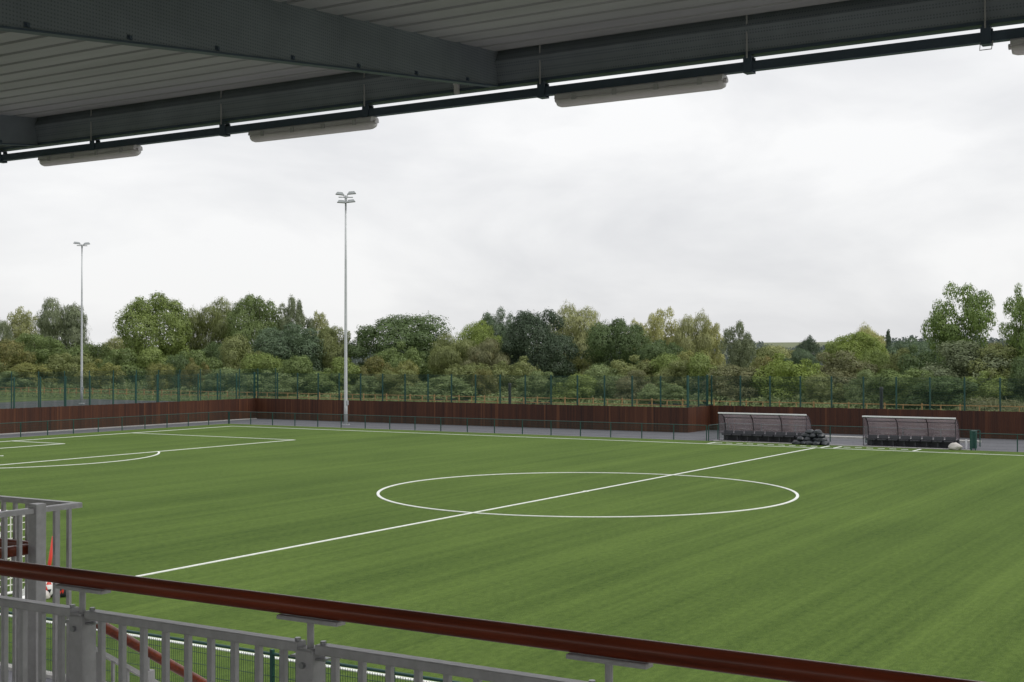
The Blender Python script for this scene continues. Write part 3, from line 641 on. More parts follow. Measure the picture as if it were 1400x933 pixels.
# ------------------------------------------------------------------ dugouts
def rib_profile(off=0.0):
    # (y back from the front edge, z): roof lip, curved shoulder, straight back
    pts = [(0.0, 1.93), (0.28, 1.90), (0.56, 1.82), (0.80, 1.68), (0.98, 1.48), (1.10, 1.22), (1.16, 0.92), (1.18, 0.55)]
    return [(y_ - off, z_ - off * 0.4) for y_, z_ in pts]
def dugout(x0, x1, y, label):
    root = thing('dugout', label, 'dugout', ((x0 + x1) / 2, y, 0), 'team dugouts beside the halfway line'); ol = tuple(root.location)
    w = x1 - x0; P = rib_profile()
    for kx in range(4):
        xr = x0 + 0.03 + (w - 0.06) * kx / 3
        b = MB(); b.path([(xr, y + a, z) for a, z in P] + [(xr, y + 1.18, 0.0)], 0.026, 8); b.build('rib', M['blackframe'], root, ol, True)
    for kx in range(3):
        xa = x0 + 0.06 + (w - 0.06) * kx / 3; xb = x0 + (w - 0.06) * (kx + 1) / 3
        b = MB()
        for (a, c_), (a2, c2) in zip(P[:-1], P[1:]):
            b.quad((xa, y + a + 0.03, c_ + 0.028), (xb, y + a + 0.03, c_ + 0.028), (xb, y + a2 + 0.03, c2 + 0.028), (xa, y + a2 + 0.03, c2 + 0.028))
        o = b.build('back_panel', M['glazing'], root, ol, True)
        md = o.modifiers.new('thick', 'SOLIDIFY'); md.thickness = 0.006
    for xe in (x0, x1):
        b = MB(); prof = [(y + a, z - 0.01) for a, z in P] + [(y + 0.10, 0.55)]
        b.prism(prof, 'x', xe - 0.004, xe + 0.004); b.build('end_panel', M['glazing'], root, ol)
        b = MB(); b.tube((xe, y + 0.02, 1.9), (xe, y + 0.12, 0.0), 0.024); b.tube((xe, y + 0.10, 0.55), (xe, y + 1.18, 0.55), 0.02); b.tube((xe, y + 0.10, 0.03), (xe, y + 1.18, 0.03), 0.022)
        b.build('end_frame', M['blackframe'], root, ol)
    b = MB(); b.cbox(x0 - 0.03, x1 + 0.03, y - 0.05, y + 0.05, 1.91, 2.00, 0.01); b.build('roof_edge', M['whitetrim'], root, ol)
    b = MB(); b.tube((x0, y + 0.02, 1.885), (x1, y + 0.02, 1.885), 0.028); b.build('front_rail', M['blackframe'], root, ol)
    b = MB(); b.tube((x0, y + 0.86, 1.61), (x1, y + 0.86, 1.61), 0.024); b.build('cross_rail', M['blackframe'], root, ol)
    b = MB(); b.cbox(x0 + 0.02, x1 - 0.02, y + 0.46, y + 0.56, 0.48, 0.54, 0.008); b.box(x0 + 0.02, x1 - 0.02, y + 0.88, y + 1.10, 0.06, 0.52); b.build('bench_frame', M['blackframe'], root, ol)
    ns = 8
    sm = MB(); hw = (w - 0.2) / ns / 2 * 0.86
    prof = [(-0.22, -0.06), (-0.22, 0.0), (-0.16, 0.02), (0.12, -0.01), (0.20, 0.08), (0.24, 0.26), (0.28, 0.27), (0.26, 0.06), (0.18, -0.05), (0.0, -0.07)]
    sm.prism(prof, 'x', -hw, hw); seat_me = sm.mesh('dugout_seat', mat=M['blackplastic'])
    lg = MB(); lg.box(-0.05, 0.05, -0.10, 0.02, 0, 0.40); lg.box(-0.09, 0.09, -0.14, 0.08, 0, 0.02); leg_me = lg.mesh('dugout_leg', mat=M['blackframe'])
    for q in range(ns):
        xs = x0 + 0.1 + (w - 0.2) * (q + 0.5) / ns
        link('seat', seat_me, root, (xs, y + 0.42, 0.46)); link('leg', leg_me, root, (xs, y + 0.46, 0.0))
    b = MB(); b.box(x0 + 0.05, x1 - 0.05, y + 0.30, y + 1.16, -0.01, 0.05); b.build('floor_board', M['blackplastic'], root, ol)
    return root
dugout(-8.05, -1.75, 34.55, 'left of the two black dugouts, with the heap of bags at its right end')
dugout(2.10, 8.02, 34.60, 'right of the two black dugouts, next to the green locker and white sack')

# heap of dark bags, white sack, green locker
def lump(name, seed, rx, ry, rz, mat, knot=True):
    import bmesh
    bm = bmesh.new(); bmesh.ops.create_icosphere(bm, subdivisions=3, radius=1)
    for v in bm.verts:
        n_ = mnoise.noise(v.co * 1.7 + Vector((seed * 3.1, 0, 0))) * 0.22 + mnoise.noise(v.co * 4 + Vector((0, seed, 0))) * 0.09
        v.co *= 1 + n_
        if v.co.z < -0.55: v.co.z = -0.55 - (v.co.z + 0.55) * 0.1
        if knot and v.co.x > 0.8: v.co.x *= 1.22; v.co.y *= 0.55; v.co.z *= 0.6
        v.co = Vector((v.co.x * rx, v.co.y * ry, (v.co.z + 0.56) * rz))
    for f in bm.faces: f.smooth = True
    me = bpy.data.meshes.new(name); bm.to_mesh(me); bm.free(); me.materials.append(mat); return me
bagm = [lump('bag', s, 0.37, 0.27, 0.19, M['bag']) for s in (1, 2, 3, 4)]
rb = random.Random(5)
n_row = [(5, 0.0, 0.0), (5, 0.0, 0.5), (4, 0.26, 0.22), (3, 0.50, 0.26), (2, 0.72, 0.3)]
for n_, z_, dy in n_row:
    for q in range(n_):
        x_ = -1.22 + (q - (n_ - 1) / 2) * 0.47 + rb.uniform(-0.08, 0.08) + (0.16 if z_ > 0.3 else 0)
        o = link('bag', bagm[rb.randrange(4)], None, (x_, 34.0 - 0.25 + dy + rb.uniform(-0.05, 0.05) + (0.1), z_), rb.uniform(0, 6.28))
        o.rotation_euler[0] = rb.uniform(-0.2, 0.2)
        tag(o, 'full dark grey plastic bag in the heap beside the left dugout', 'bag', 'heap of dark bags beside the dugout')
o = link('sack', lump('sack', 9, 0.40, 0.28, 0.30, M['whitesack']), None, (8.12, 34.05, 0.0), -0.35)
tag(o, 'off-white slumped sack lying at the right end of the right dugout', 'sack')
root = thing('locker', 'green steel locker standing at the barrier right of the right dugout', 'locker', (8.95, 35.5, 0))
b = MB(); b.cbox(8.78, 9.12, 35.25, 35.7, 0.04, 1.12, 0.012); b.build('cabinet', M['green'], root, tuple(root.location))
b = MB(); b.cbox(8.75, 9.15, 35.22, 35.73, 1.12, 1.16, 0.01); b.build('lid', M['green'], root, tuple(root.location))
b = MB(); b.box(8.83, 9.07, 35.235, 35.25, 0.12, 1.04); b.build('door', M['green'], root, tuple(root.location))
b = MB(); b.cbox(8.96, 9.08, 34.36, 34.48, -0.02, 1.22, 0.01); tag(b.build('gate_post', M['green'], None, (9.02, 34.42, 0)), 'thick green gate post ending the barrier right of the right dugout', 'post')
b = MB(); b.cbox(8.50, 8.62, 35.2, 35.32, 0, 0.60, 0.02); tag(b.build('marker_post', M['whitetrim'], None, (8.5, 35.3, 0)), 'short pale marker post between the right dugout and the green locker', 'post')

# black standpipes behind the wall
for (x, y, lab) in ((-34.7, 50.0, 'black standpipe behind the far timber wall, left of the middle'), (-1.57, 52.0, 'black standpipe behind the wall above the gap right of the bags')):
    root = thing('standpipe', lab, 'post', (x, y, 0)); ol = (x, y, 0)
    b = MB(); b.tube((x, y, 0), (x, y, 3.34), 0.135, n=12); b.build('shaft', M['blackpost'], root, ol)
    b = MB(); b.tube((x, y, 3.34), (x, y, 3.46), 0.165, 0.13, n=12); b.build('cap', M['blackpost'], root, ol)
    b = MB(); b.box(x - 0.16, x + 0.16, y - 0.16, y + 0.16, -0.02, 0.03); b.build('foot_plate', M['blackpost'], root, ol)

# timber post and rail fence in the meadow
root = thing('rail_fence', 'long orange-brown wooden post-and-rail fence in the meadow before the thicket', 'fence', (-60, 79, 0))
pb = MB(); pb.cbox(-0.06, 0.06, -0.06, 0.06, -0.05, 1.25, 0.01); pme = pb.mesh('rail_fence_post', mat=M['timber'])
pb = MB(); pb.cbox(-0.045, 0.045, -0.05, 0.05, -0.05, 1.12, 0.01); pme2 = pb.mesh('rail_fence_post_thin', mat=M['timber'])
rb_ = MB(); rb_.box(-1.8, 1.8, -0.02, 0.02, -0.042, 0.042); rme = rb_.mesh('rail_fence_rail', mat=M['timber'])
rr = random.Random(3)
xs = [-196 + 3.6 * q for q in range(64)]
for q, x in enumerate(xs):
    y = 79 + 0.7 * math.sin(x * 0.03)
    link('post', pme, root, (x, y, 0)); link('post', pme2, root, (x + 1.8, y, 0))
    for z in (0.55, 1.08):
        o = link('rail', rme, root, (x + 1.8, y - 0.07, z + rr.uniform(-0.015, 0.015))); o.rotation_euler = (0, rr.uniform(-0.006, 0.006), 0)
# low black silt barriers behind it
for (x0, x1, y, lab) in ((-66, -60, 81.5, 'low black strip lying behind the wooden fence right of the wide domed tree'), (-53, -48, 81.0, 'low black strip behind the wooden fence below the near-black tree'), (-36, -26, 81.6, 'longest low black strip behind the wooden fence, left of the wall step')):
    b = MB(); n_ = 10
    for q in range(n_):
        a = x0 + (x1 - x0) * q / n_; e = x0 + (x1 - x0) * (q + 1) / n_
        b.box(a, e, y - 0.03 + 0.02 * (q % 2), y + 0.03 + 0.02 * (q % 2), -0.02, 0.55 + 0.08 * math.sin(q * 1.9 + x0))
    tag(b.build('silt_barrier', M['blackplastic'], None, ((x0 + x1) / 2, y, 0)), lab, 'barrier')

# ------------------------------------------------------------------ vegetation
def leaves_to_mesh(name, pos, nrm, size, aspect, rnd, seed, up_align=0.0):
    rg = np.random.default_rng(seed); n = len(pos)
    nrm = nrm / np.linalg.norm(nrm, axis=1, keepdims=True)
    ref = rg.normal(size=(n, 3)); ref[:, 2] += up_align * 3
    t = np.cross(nrm, ref); t /= np.linalg.norm(t, axis=1, keepdims=True) + 1e-9
    b = np.cross(nrm, t)                                   # b leans to ref (up) when up_align is large
    s = (size * rg.uniform(0.6, 1.35, n))[:, None]
    l = b * s * aspect; w = t * s
    v = np.stack([pos - l, pos + w * 0.6 - l * 0.1 + nrm * s * 0.15, pos + l, pos - w * 0.6 - l * 0.1 + nrm * s * 0.15], 1).reshape(-1, 3)
    me = bpy.data.meshes.new(name); me.vertices.add(4 * n); me.loops.add(4 * n); me.polygons.add(n)
    me.vertices.foreach_set('co', v.astype(np.float32).ravel())
    me.loops.foreach_set('vertex_index', np.arange(4 * n, dtype=np.int32))
    me.polygons.foreach_set('loop_start', np.arange(0, 4 * n, 4, dtype=np.int32))
    at = me.attributes.new('rnd', 'FLOAT', 'FACE'); at.data.foreach_set('value', rnd.astype(np.float32))
    me.update(); me.validate(); return me

def crown(kind, seed):
    rg = np.random.default_rng(seed); lob = []; u = rg.uniform
    def inside(n, c, rad, lo, r0, r1):
        for _ in range(n):
            d = rg.normal(size=3); d /= np.linalg.norm(d); k = u(lo, 1) ** 0.6
            lob.append((*(np.array(c) + d * np.array(rad) * k), u(r0, r1)))
    if kind == 'broad':
        inside(16, (u(-.05, .05), u(-.05, .05), .54), (.28, .28, .29), .4, .14, .22); inside(34, (0, 0, .56), (.37, .37, .37), .75, .06, .105); lob.append((0, 0, .48, .25)); nleaf, size, asp, ua = 46000, .0090, 1.4, 0
        inside(10, (0, 0, .25), (.36, .36, .12), .4, .09, .15)
    elif kind == 'willow':
        inside(30, (0, 0, .56), (.32, .32, .34), .3, .09, .17); lob.append((0, 0, .45, .26)); inside(10, (0, 0, .22), (.38, .38, .12), .4, .09, .14); nleaf, size, asp, ua = 30000, .0060, 4.5, .8
    elif kind == 'sparse':
        inside(64, (0, 0, .60), (.38, .38, .36), .2, .055, .105); inside(10, (0, 0, .32), (.3, .3, .1), .4, .05, .08); nleaf, size, asp, ua = 22000, .0102, 1.4, 0
    elif kind == 'conifer':
        for k in range(26):
            z = k / 26; a = u(0, 6.28); r_ = .36 * (1 - z) * u(.5, 1); lob.append((r_ * math.cos(a), r_ * math.sin(a), .06 + z * .9, .05 + .1 * (1 - z)))
        nleaf, size, asp, ua = 5000, .018, 2.5, 0
    else:                                                   # shrub
        inside(12, (0, 0, .38), (.36, .36, .40), .4, .13, .22); inside(24, (0, 0, .40), (.42, .42, .46), .6, .06, .11); lob.append((0, 0, .3, .28)); inside(12, (0, 0, .14), (.42, .42, .1), .5, .10, .16); nleaf, size, asp, ua = 24000, .0122, 1.5, .15
    lob = np.array(lob); lob[:, 2] = np.maximum(lob[:, 2], lob[:, 3] * .7)
    pr = lob[:, 3] ** 2; pr /= pr.sum()
    idx = rg.choice(len(lob), nleaf * 2, p=pr); d = rg.normal(size=(nleaf * 2, 3)); d[:, 2] += 0.25
    d /= np.linalg.norm(d, axis=1, keepdims=True)
    wob = 1 + 0.16 * np.sin(d[:, 0] * 7 + idx) * np.sin(d[:, 1] * 6 + idx * 2) + 0.1 * np.sin(d[:, 2] * 9 + idx)
    k = rg.uniform(.5, 1.04, nleaf * 2) ** 0.7
    pos = lob[idx, :3] + d * (lob[idx, 3] * wob * k)[:, None]
    keep = np.ones(len(pos), bool)
    for j, lb in enumerate(lob):
        dd = np.linalg.norm(pos - lb[:3], axis=1); keep &= ~((dd < lb[3] * .62) & (idx != j))
    keep &= pos[:, 2] > 0.0
    pos = pos[keep][:nleaf]; d = d[keep][:nleaf]; idx = idx[keep][:nleaf]
    if kind in ('shrub', 'willow', 'broad'):                # shoots breaking the outline
        m_ = nleaf // 14; q = rg.integers(0, len(pos), m_); sp = pos[q] + d[q] * rg.uniform(.0, .018, m_)[:, None] + np.array([0, 0, 1]) * rg.uniform(0, .016, m_)[:, None]
        pos = np.vstack([pos, sp]); d = np.vstack([d, d[q]]); idx = np.concatenate([idx, idx[q]])
    lo, hi = np.percentile(pos, 0.4, axis=0), np.percentile(pos, 99.6, axis=0)
    sc = np.array([1 / (hi[0] - lo[0]), 1 / (hi[1] - lo[1]), 1 / hi[2]]); off = np.array([(hi[0] + lo[0]) / 2, (hi[1] + lo[1]) / 2, 0])
    pos = (pos - off) * sc; lob[:, :3] = (lob[:, :3] - off) * sc
    tone = rg.uniform(-.22, .22, len(lob))
    rnd = np.clip(rg.uniform(0, 1, len(pos)) * .75 + .12 + tone[idx], 0, 1)
    nrm = d * 1.1 + rg.normal(size=d.shape) * .33 + np.array([0, 0, .12])
    me = leaves_to_mesh(kind + '_foliage', pos, nrm, size, asp, rnd, seed, ua)
    # trunk and limbs
    tb = MB(); top = .55 if kind != 'conifer' else .95
    bend = [u(-.03, .03), u(-.03, .03)]
    spine = [(bend[0] * math.sin(z * 3), bend[1] * math.sin(z * 2.2), z) for z in np.linspace(0, top, 6)]
    tb.path(spine, [.022, .018, .016, .013, .010, .006], 8)
    pick = rg.permutation(len(lob))[: (20 if kind == 'sparse' else 10)]
    for j in pick:
        z0 = float(np.clip(lob[j, 2] * .55, .10, top * .9)); i0 = min(4, int(z0 / top * 5)); a = np.array(spine[i0]); e = lob[j, :3]
        mid = (a + e) / 2 + np.array([0, 0, -.03]) + rg.normal(size=3) * .012
        tb.path([tuple(a), tuple(mid), tuple(e)], [.008, .005, .002], 6)
    tm = tb.mesh(kind + '_trunk', mat=M['bark'], smooth=True)
    me.materials.append(LM['midgreen'])
    return me, tm

CR = {k: [crown(k, 100 * i + s) for s in range(n)] for i, (k, n) in enumerate((('broad', 4), ('willow', 3), ('sparse', 3), ('conifer', 1), ('shrub', 5)))}
def set_leaf(o, mat):
    o.material_slots[0].link = 'OBJECT'; o.material_slots[0].material = LM[mat]

for i, (x, y, w, h, kind, mat, lab) in enumerate(TREES):
    me, tm = CR[kind][i % len(CR[kind])]
    nm = {'willow': 'willow_tree', 'conifer': 'conifer_tree'}.get(kind, 'poplar_tree' if mat == 'poplar' else 'broadleaf_tree')
    root = thing(nm, lab, 'tree', (x, y, -0.02), 'trees beyond the meadow fence')
    root.scale = (w, w, h); root.rotation_euler = (0, 0, i * 1.7)
    o = bpy.data.objects.new('trunk', tm); COL.objects.link(o); o.parent = root
    o = bpy.data.objects.new('crown', me); COL.objects.link(o); o.parent = root; set_leaf(o, mat)
for i, (x, y, w, h, mat, lab) in enumerate(SHRUBS):
    me, tm = CR['shrub'][i % 5]
    o = bpy.data.objects.new('shrub', me); COL.objects.link(o); set_leaf(o, mat)
    o.location = (x, y, -0.02); o.scale = (w * 1.12, w * 1.12, h); o.rotation_euler = (0, 0, i * 2.3)
    if mat == 'greygreen' and y < 94: set_leaf(o, 'bramble')
    tag(o, lab, 'shrub', 'shrubs of the thicket beyond the meadow fence')

# brambles, nettles and long grass before and under the thicket
rg = np.random.default_rng(77)
def weeds(name, n, x0, x1, y0, y1, hmax, size, label, mat, asp=1.5, seed=5, floor=0.05):
    x = rg.uniform(x0, x1, n); y = rg.uniform(y0, y1, n)
    hf = np.array([0.5 + 0.5 * mnoise.noise(Vector((a * .16, b_ * .16, seed))) + 0.35 * mnoise.noise(Vector((a * .5, b_ * .5, seed + 3))) for a, b_ in zip(x, y)])
    front = np.clip((y - y0) / (0.45 * (y1 - y0)) + 0.08, 0, 1)
    h = np.clip(hf, 0.05, 1.2) * hmax * front
    z = h * rg.uniform(0.35, 1, n) ** 0.5 + floor * rg.uniform(0, 1, n)
    nr = rg.normal(size=(n, 3)) * .7 + np.array([0, -.45, .7])
    tone = np.clip(rg.uniform(0, 1, n) * .6 + .4 * np.clip(hf, 0, 1), 0, 1)
    me = leaves_to_mesh(name, np.stack([x, y, z], 1), nr, size, asp, tone, seed, .3); me.materials.append(LM[mat])
    o = bpy.data.objects.new(name, me); COL.objects.link(o); tag(o, label, None, None, 'stuff'); return o
weeds('undergrowth', 90000, -205, 60, 82.5, 112, 2.6, 0.17, 'rough brambles, nettles and weeds in front of the thicket', 'weeds')
weeds('long_grass', 40000, -200, 60, 73.5, 83, 0.45, 0.09, 'long meadow grass round the wooden fence', 'weeds', 4.0, 9)
weeds('dry_stalks', 5000, -3, 24, 83.0, 88, 2.2, 0.05, 'pale dry weed stalks standing before the thicket on the right', 'browntwig', 9.0, 12)

# far pasture ridge, far wood and shed
def ridge(name, y0, y1, z1, mat, label):
    b = MB(); nx_, ny_ = 60, 10; X0, X1 = -2600, 1200
    for j in range(ny_ + 1):
        for i in range(nx_ + 1):
            x = X0 + (X1 - X0) * i / nx_; t = j / ny_
            hgt = z1 * (0.5 - 0.5 * math.cos(min(1, t * 1.25) * math.pi)) * (1 + 0.16 * mnoise.noise(Vector((x * .0016, 1, 2)))) - 0.3
            b.v.append((x, y0 + (y1 - y0) * t, hgt))
    for j in range(ny_):
        for i in range(nx_):
            a = j * (nx_ + 1) + i; b.f.append((a, a + 1, a + nx_ + 2, a + nx_ + 1))
    tag(b.build(name, mat, smooth=True), label, None, None, 'structure')
ridge('hill', 620, 1500, 18.5, M['hill'], 'low pale green pasture ridge on the horizon')
def far_wood(name, x0, x1, y, h, n, label):
    x = rg.uniform(x0, x1, n); yy = y + rg.uniform(-14, 14, n)
    hf = np.array([0.72 + 0.34 * mnoise.noise(Vector((a * .05, 3, 1))) + .2 * mnoise.noise(Vector((a * .16, 8, 1))) for a in x])
    z = hf * h * rg.uniform(0.05, 1, n) ** .6
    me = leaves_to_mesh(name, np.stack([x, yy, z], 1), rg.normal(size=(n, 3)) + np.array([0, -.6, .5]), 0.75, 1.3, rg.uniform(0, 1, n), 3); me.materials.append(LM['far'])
    o = bpy.data.objects.new(name, me); COL.objects.link(o); tag(o, label, None, None, 'stuff')
far_wood('far_wood', -700, 240, 560, 13.5, 26000, 'dim blue-green far wood on the horizon')
far_wood('far_wood', -152, 70, 545, 20, 8000, 'dim far wood on the skyline at the right, before the pasture ridge')
far_wood('far_hedge', -420, 60, 330, 7.0, 15000, 'far hedge line behind the thicket')
root = thing('shed', 'small far white shed roof showing over the thicket above the left dugout', 'shed', (-102, 330, 0))
b = MB(); b.box(-104.2, -99.8, 330, 335, 0, 5.6); b.build('wall', M['shedwhite'], root, tuple(root.location))
b = MB(); b.prism([(329.7, 5.6), (335.3, 5.6), (332.5, 7.0)], 'x', -104.5, -99.5); b.build('roof', M['shedwhite'], root, tuple(root.location))

# ------------------------------------------------------------------ near balustrade
def bolt(bm_, x, y, z, ax):
    d = {'x': (0.014, 0, 0), 'y': (0, -0.014, 0), 'z': (0, 0, 0.012)}[ax]
    bm_.tube((x, y, z), (x + d[0], y + d[1], z + d[2]), 0.011, n=6)
RY = -47.62; FZ = 4.13; SP = 1.157; PX = [23.378 + SP * k for k in range(-1, 7)]
root = thing('balustrade', 'nearest grey steel balustrade with a red-brown wooden handrail across the picture', 'railing', (25.7, RY, FZ)); ol = tuple(root.location)
def oval(y, z, ry, rz, n=16): return [(y + ry * math.cos(2 * math.pi * k / n), z + rz * math.sin(2 * math.pi * k / n)) for k in range(n)]
b = MB()
def rrect(y, z, hy, hz, c, n=4):
    o_ = []
    for (cy_, cz_, a0) in ((hy - c, hz - c, 0), (-(hy - c), hz - c, 90), (-(hy - c), -(hz - c), 180), (hy - c, -(hz - c), 270)):
        for k in range(n + 1):
            t = R(a0 + 90 * k / n); o_.append((y + cy_ + c * math.cos(t), z + cz_ + c * math.sin(t)))
    return o_
b.path([(21.6, RY, 5.196), (23, RY, 5.196), (24.5, RY, 5.196), (26, RY, 5.196), (28, RY, 5.196), (31.5, RY, 5.196)], 0.033, 20); b.v = [(x, RY + (y - RY) * 0.88, z) for x, y, z in b.v]; b.build('handrail', M['mahogany'], root, ol, True)
bal = MB(); bal.cbox(-0.0115, 0.0115, -0.0115, 0.0115, 0, 0.83, 0.002); bal_me = bal.mesh('baluster', mat=M['railgrey'])
pm = MB(); pm.cbox(-0.038, 0.038, -0.038, 0.038, 0, 0.925, 0.004); post_me = pm.mesh('balustrade_post', mat=M['railgrey'])
br = MB(); br.tube((0, 0, 0.925), (0, 0, 1.018), 0.0125, n=12); br.cbox(-0.135, 0.135, -0.026, 0.026, 1.018, 1.032, 0.003); br.box(-0.03, 0.03, -0.03, 0.03, 0.925, 0.931); br_me = br.mesh('handrail_bracket', mat=M['railgrey'])
bm_ = MB()
for sg in (-1, 1):
    bm_.box(min(sg * 0.038, sg * 0.075), max(sg * 0.038, sg * 0.075), -0.020, 0.020, 0.892, 0.899); bolt(bm_, sg * 0.057, 0, 0.945, 'z')
bolt(bm_, 0.0, -0.038, 0.875, 'y'); bolt_me = bm_.mesh('fixing_bolt', mat=M['bolt'])
for x in PX:
    p = link('post', post_me, root, (x, RY, FZ)); link('handrail_bracket', br_me, root, (x, RY, FZ))
    q = bpy.data.objects.new('fixing_bolt', bolt_me); COL.objects.link(q); q.parent = p
tr = MB(); hw = SP / 2 - 0.040; tr.prism(rrect(0, 0.929, 0.025, 0.017, 0.005, 2), 'x', -hw, hw); tr_me = tr.mesh('top_rail', mat=M['railgrey'])
lr = MB(); lr.prism(rrect(0, 0.085, 0.025, 0.012, 0.004, 2), 'x', -hw, hw); lr_me = lr.mesh('bottom_rail', mat=M['railgrey'])
for x in PX[:-1]:
    xc = x + SP / 2
    link('top_rail', tr_me, root, (xc, RY, FZ)); link('bottom_rail', lr_me, root, (xc, RY, FZ))
    for k in range(9):
        link('baluster', bal_me, root, (x + SP * (k + 1) / 10 - 0.006, RY, FZ + 0.085))

# side balustrade (corner seen at the left edge)
CXB, CYB, ZB, ZT = 20.2, -44.97, 3.30, 5.05
root = thing('side_balustrade', 'grey steel corner balustrade standing further off at the left edge', 'railing', (CXB, CYB, ZB)); ol = tuple(root.location)
b = MB(); b.cbox(CXB - 0.028, CXB + 0.028, CYB - 2.55, CYB + 0.028, ZT - 0.035, ZT, 0.005); b.build('top_rail', M['railgrey'], root, ol)
b = MB(); b.cbox(CXB - 5.0, CXB - 0.030, CYB - 0.028, CYB + 0.028, ZT - 0.035, ZT, 0.005); b.build('top_rail', M['railgrey'], root, ol)
b = MB(); b.cbox(CXB - 0.028, CXB + 0.028, CYB - 2.55, CYB + 0.028, ZB, ZB + 0.035, 0.005); b.build('bottom_rail', M['railgrey'], root, ol)
b = MB(); b.cbox(CXB - 5.0, CXB - 0.030, CYB - 0.028, CYB + 0.028, ZB, ZB + 0.035, 0.005); b.build('bottom_rail', M['railgrey'], root, ol)
sb = MB(); sb.cbox(-0.014, 0.014, -0.014, 0.014, 0.03, ZT - ZB - 0.03, 0.003); sb_me = sb.mesh('side_baluster', mat=M['railgrey'])
sp = MB(); sp.cbox(-0.042, 0.042, -0.042, 0.042, -0.1, ZT - ZB + 0.025, 0.004); sp_me = sp.mesh('side_post', mat=M['railgrey'])
for y in (-45.30, -46.35, -47.40): link('post', sp_me, root, (CXB, y, ZB))
for x in (18.3, 16.4): link('post', sp_me, root, (x, CYB, ZB))
for y in (-45.15,): link('baluster', sb_me, root, (CXB, y, ZB))
for k in range(7): link('baluster', sb_me, root, (CXB, -45.44 - 0.115 * k, ZB))
for k in range(7): link('baluster', sb_me, root, (CXB, -46.49 - 0.115 * k, ZB))
for x in (20.12, 20.0, 19.79, 19.685, 19.55, 19.42, 19.29, 19.16, 19.03, 18.9, 18.77, 18.64, 18.5): link('baluster', sb_me, root, (x, CYB, ZB))
for k in range(13): link('baluster', sb_me, root, (18.3 - 0.13 - 0.125 * k, CYB, ZB))
b = MB(); b.prism(rrect(CYB - 0.30, 4.775, 0.032, 0.036, 0.02), 'x', 15.5, 20.14); b.build('handrail', M['mahogany'], root, ol)
b = MB(); b.prism(rrect(CXB - 0.09, 4.765, 0.03, 0.036, 0.02), 'y', -47.4, CYB - 0.34); b.build('handrail', M['mahogany'], root, ol)
b = MB()
for y in (-45.42, -46.35, -47.3): b.tube((CXB - 0.09, y, 4.73), (CXB - 0.09, y, 4.66), 0.012); b.tube((CXB - 0.09, y, 4.66), (CXB - 0.01, y, 4.66), 0.012)
b.build('handrail_bracket', M['railgrey'], root, ol)

# stair balustrade going down towards the pitch
SX = 20.36; y0, z0, sl_ = -44.45, 3.93, -0.625
zz = lambda y: z0 + (y - y0) * sl_
root = thing('stair_balustrade', 'sloping grey stair railing with a red-brown handrail, lower left behind the bars', 'railing', (SX, -44.5, 2.9)); ol = tuple(root.location)
Y0, Y1 = -45.02, -42.4
b = MB(); b.path([(SX, Y0, zz(Y0)), (SX, Y0 + 0.1, zz(Y0 + 0.1)), (SX, Y1, zz(Y1)), (SX, Y1 + 0.25, zz(Y1))], 0.036, 12); b.build('handrail', M['mahogany'], root, ol, True)
dz = -0.19
b = MB()
yo, zo = 0.025, 0.017
b.v += [(SX + a, y, zz(y) + dz + c_) for y in (Y0, Y1) for a, c_ in ((-yo, -zo), (yo, -zo), (yo, zo), (-yo, zo))]
b.f += [(0, 1, 5, 4), (1, 2, 6, 5), (2, 3, 7, 6), (3, 0, 4, 7), (3, 2, 1, 0), (4, 5, 6, 7)]; b.build('top_rail', M['railgrey'], root, ol)
py = [-45.01, -44.47, -43.25, -42.45]
for y in py:
    b = MB(); b.cbox(SX - 0.036, SX + 0.036, y - 0.036, y + 0.036, zz(y) - 1.05, zz(y) - 0.13, 0.004); p = b.build('post', M['railgrey'], root, ol)
    b = MB(); b.tube((SX, y, zz(y) - 0.13), (SX, y, zz(y) - 0.03), 0.012); b.build('handrail_bracket', M['railgrey'], root, ol)
y = Y0 + 0.1
while y < Y1 - 0.05:
    if min(abs(y - q) for q in py) > 0.06:
        b = MB(); b.box(SX - 0.010, SX + 0.010, y - 0.010, y + 0.010, zz(y) - 1.02, zz(y) + dz - 0.012); b.build('baluster', M['railgrey'], root, ol)
    y += 0.13
# the stand the balustrades belong to
root = thing('stand', 'concrete spectator stand terrace under the camera', None, (26, -50, 0)); tag(root, None, None, None, 'structure'); ol = tuple(root.location)
b = MB(); b.box(20.45, 38, -58, -47.52, 3.88, FZ); b.box(20.45, 22.1, -47.52, -46.28, 3.88, FZ); b.build('terrace_floor', M['concrete'], root, ol)
b = MB(); b.box(10, 20.40, -58, -44.9, 3.05, 3.25); b.build('lower_landing', M['concrete'], root, ol)
b = MB(); b.box(10, 38, -58, -47.9, 0, 3.04); b.box(20.45, 38, -57.9, -48.0, 3.04, 3.87); b.build('stand_wall', M['stone'], root, ol)
b = MB(); zst = FZ; y = -46.28; n_ = 0
while zst > 0.3:
    zst -= 0.175; b.box(20.47, 21.95, y, y + 0.285, max(0, zst - 0.9), zst); y += 0.28
b.build('stair_flight', M['concrete'], root, ol)

b = MB()  # unseen pale tiers, added to bounce light up under the canopy
for k in range(9): b.box(22.15, 38, -47.49 + 0.72 * k, -47.49 + 0.72 * (k + 1) - 0.003, 0 if k > 6 else 2.6 - 0.36 * k, 2.98 - 0.36 * k)
for k in range(7): b.box(10, 20.35, -44.88 + 0.72 * k, -44.88 + 0.72 * (k + 1) - 0.003, 0 if k > 4 else 1.9 - 0.36 * k, 2.3 - 0.36 * k)
b.build('unseen_bounce_step', M['concrete'], root, ol)

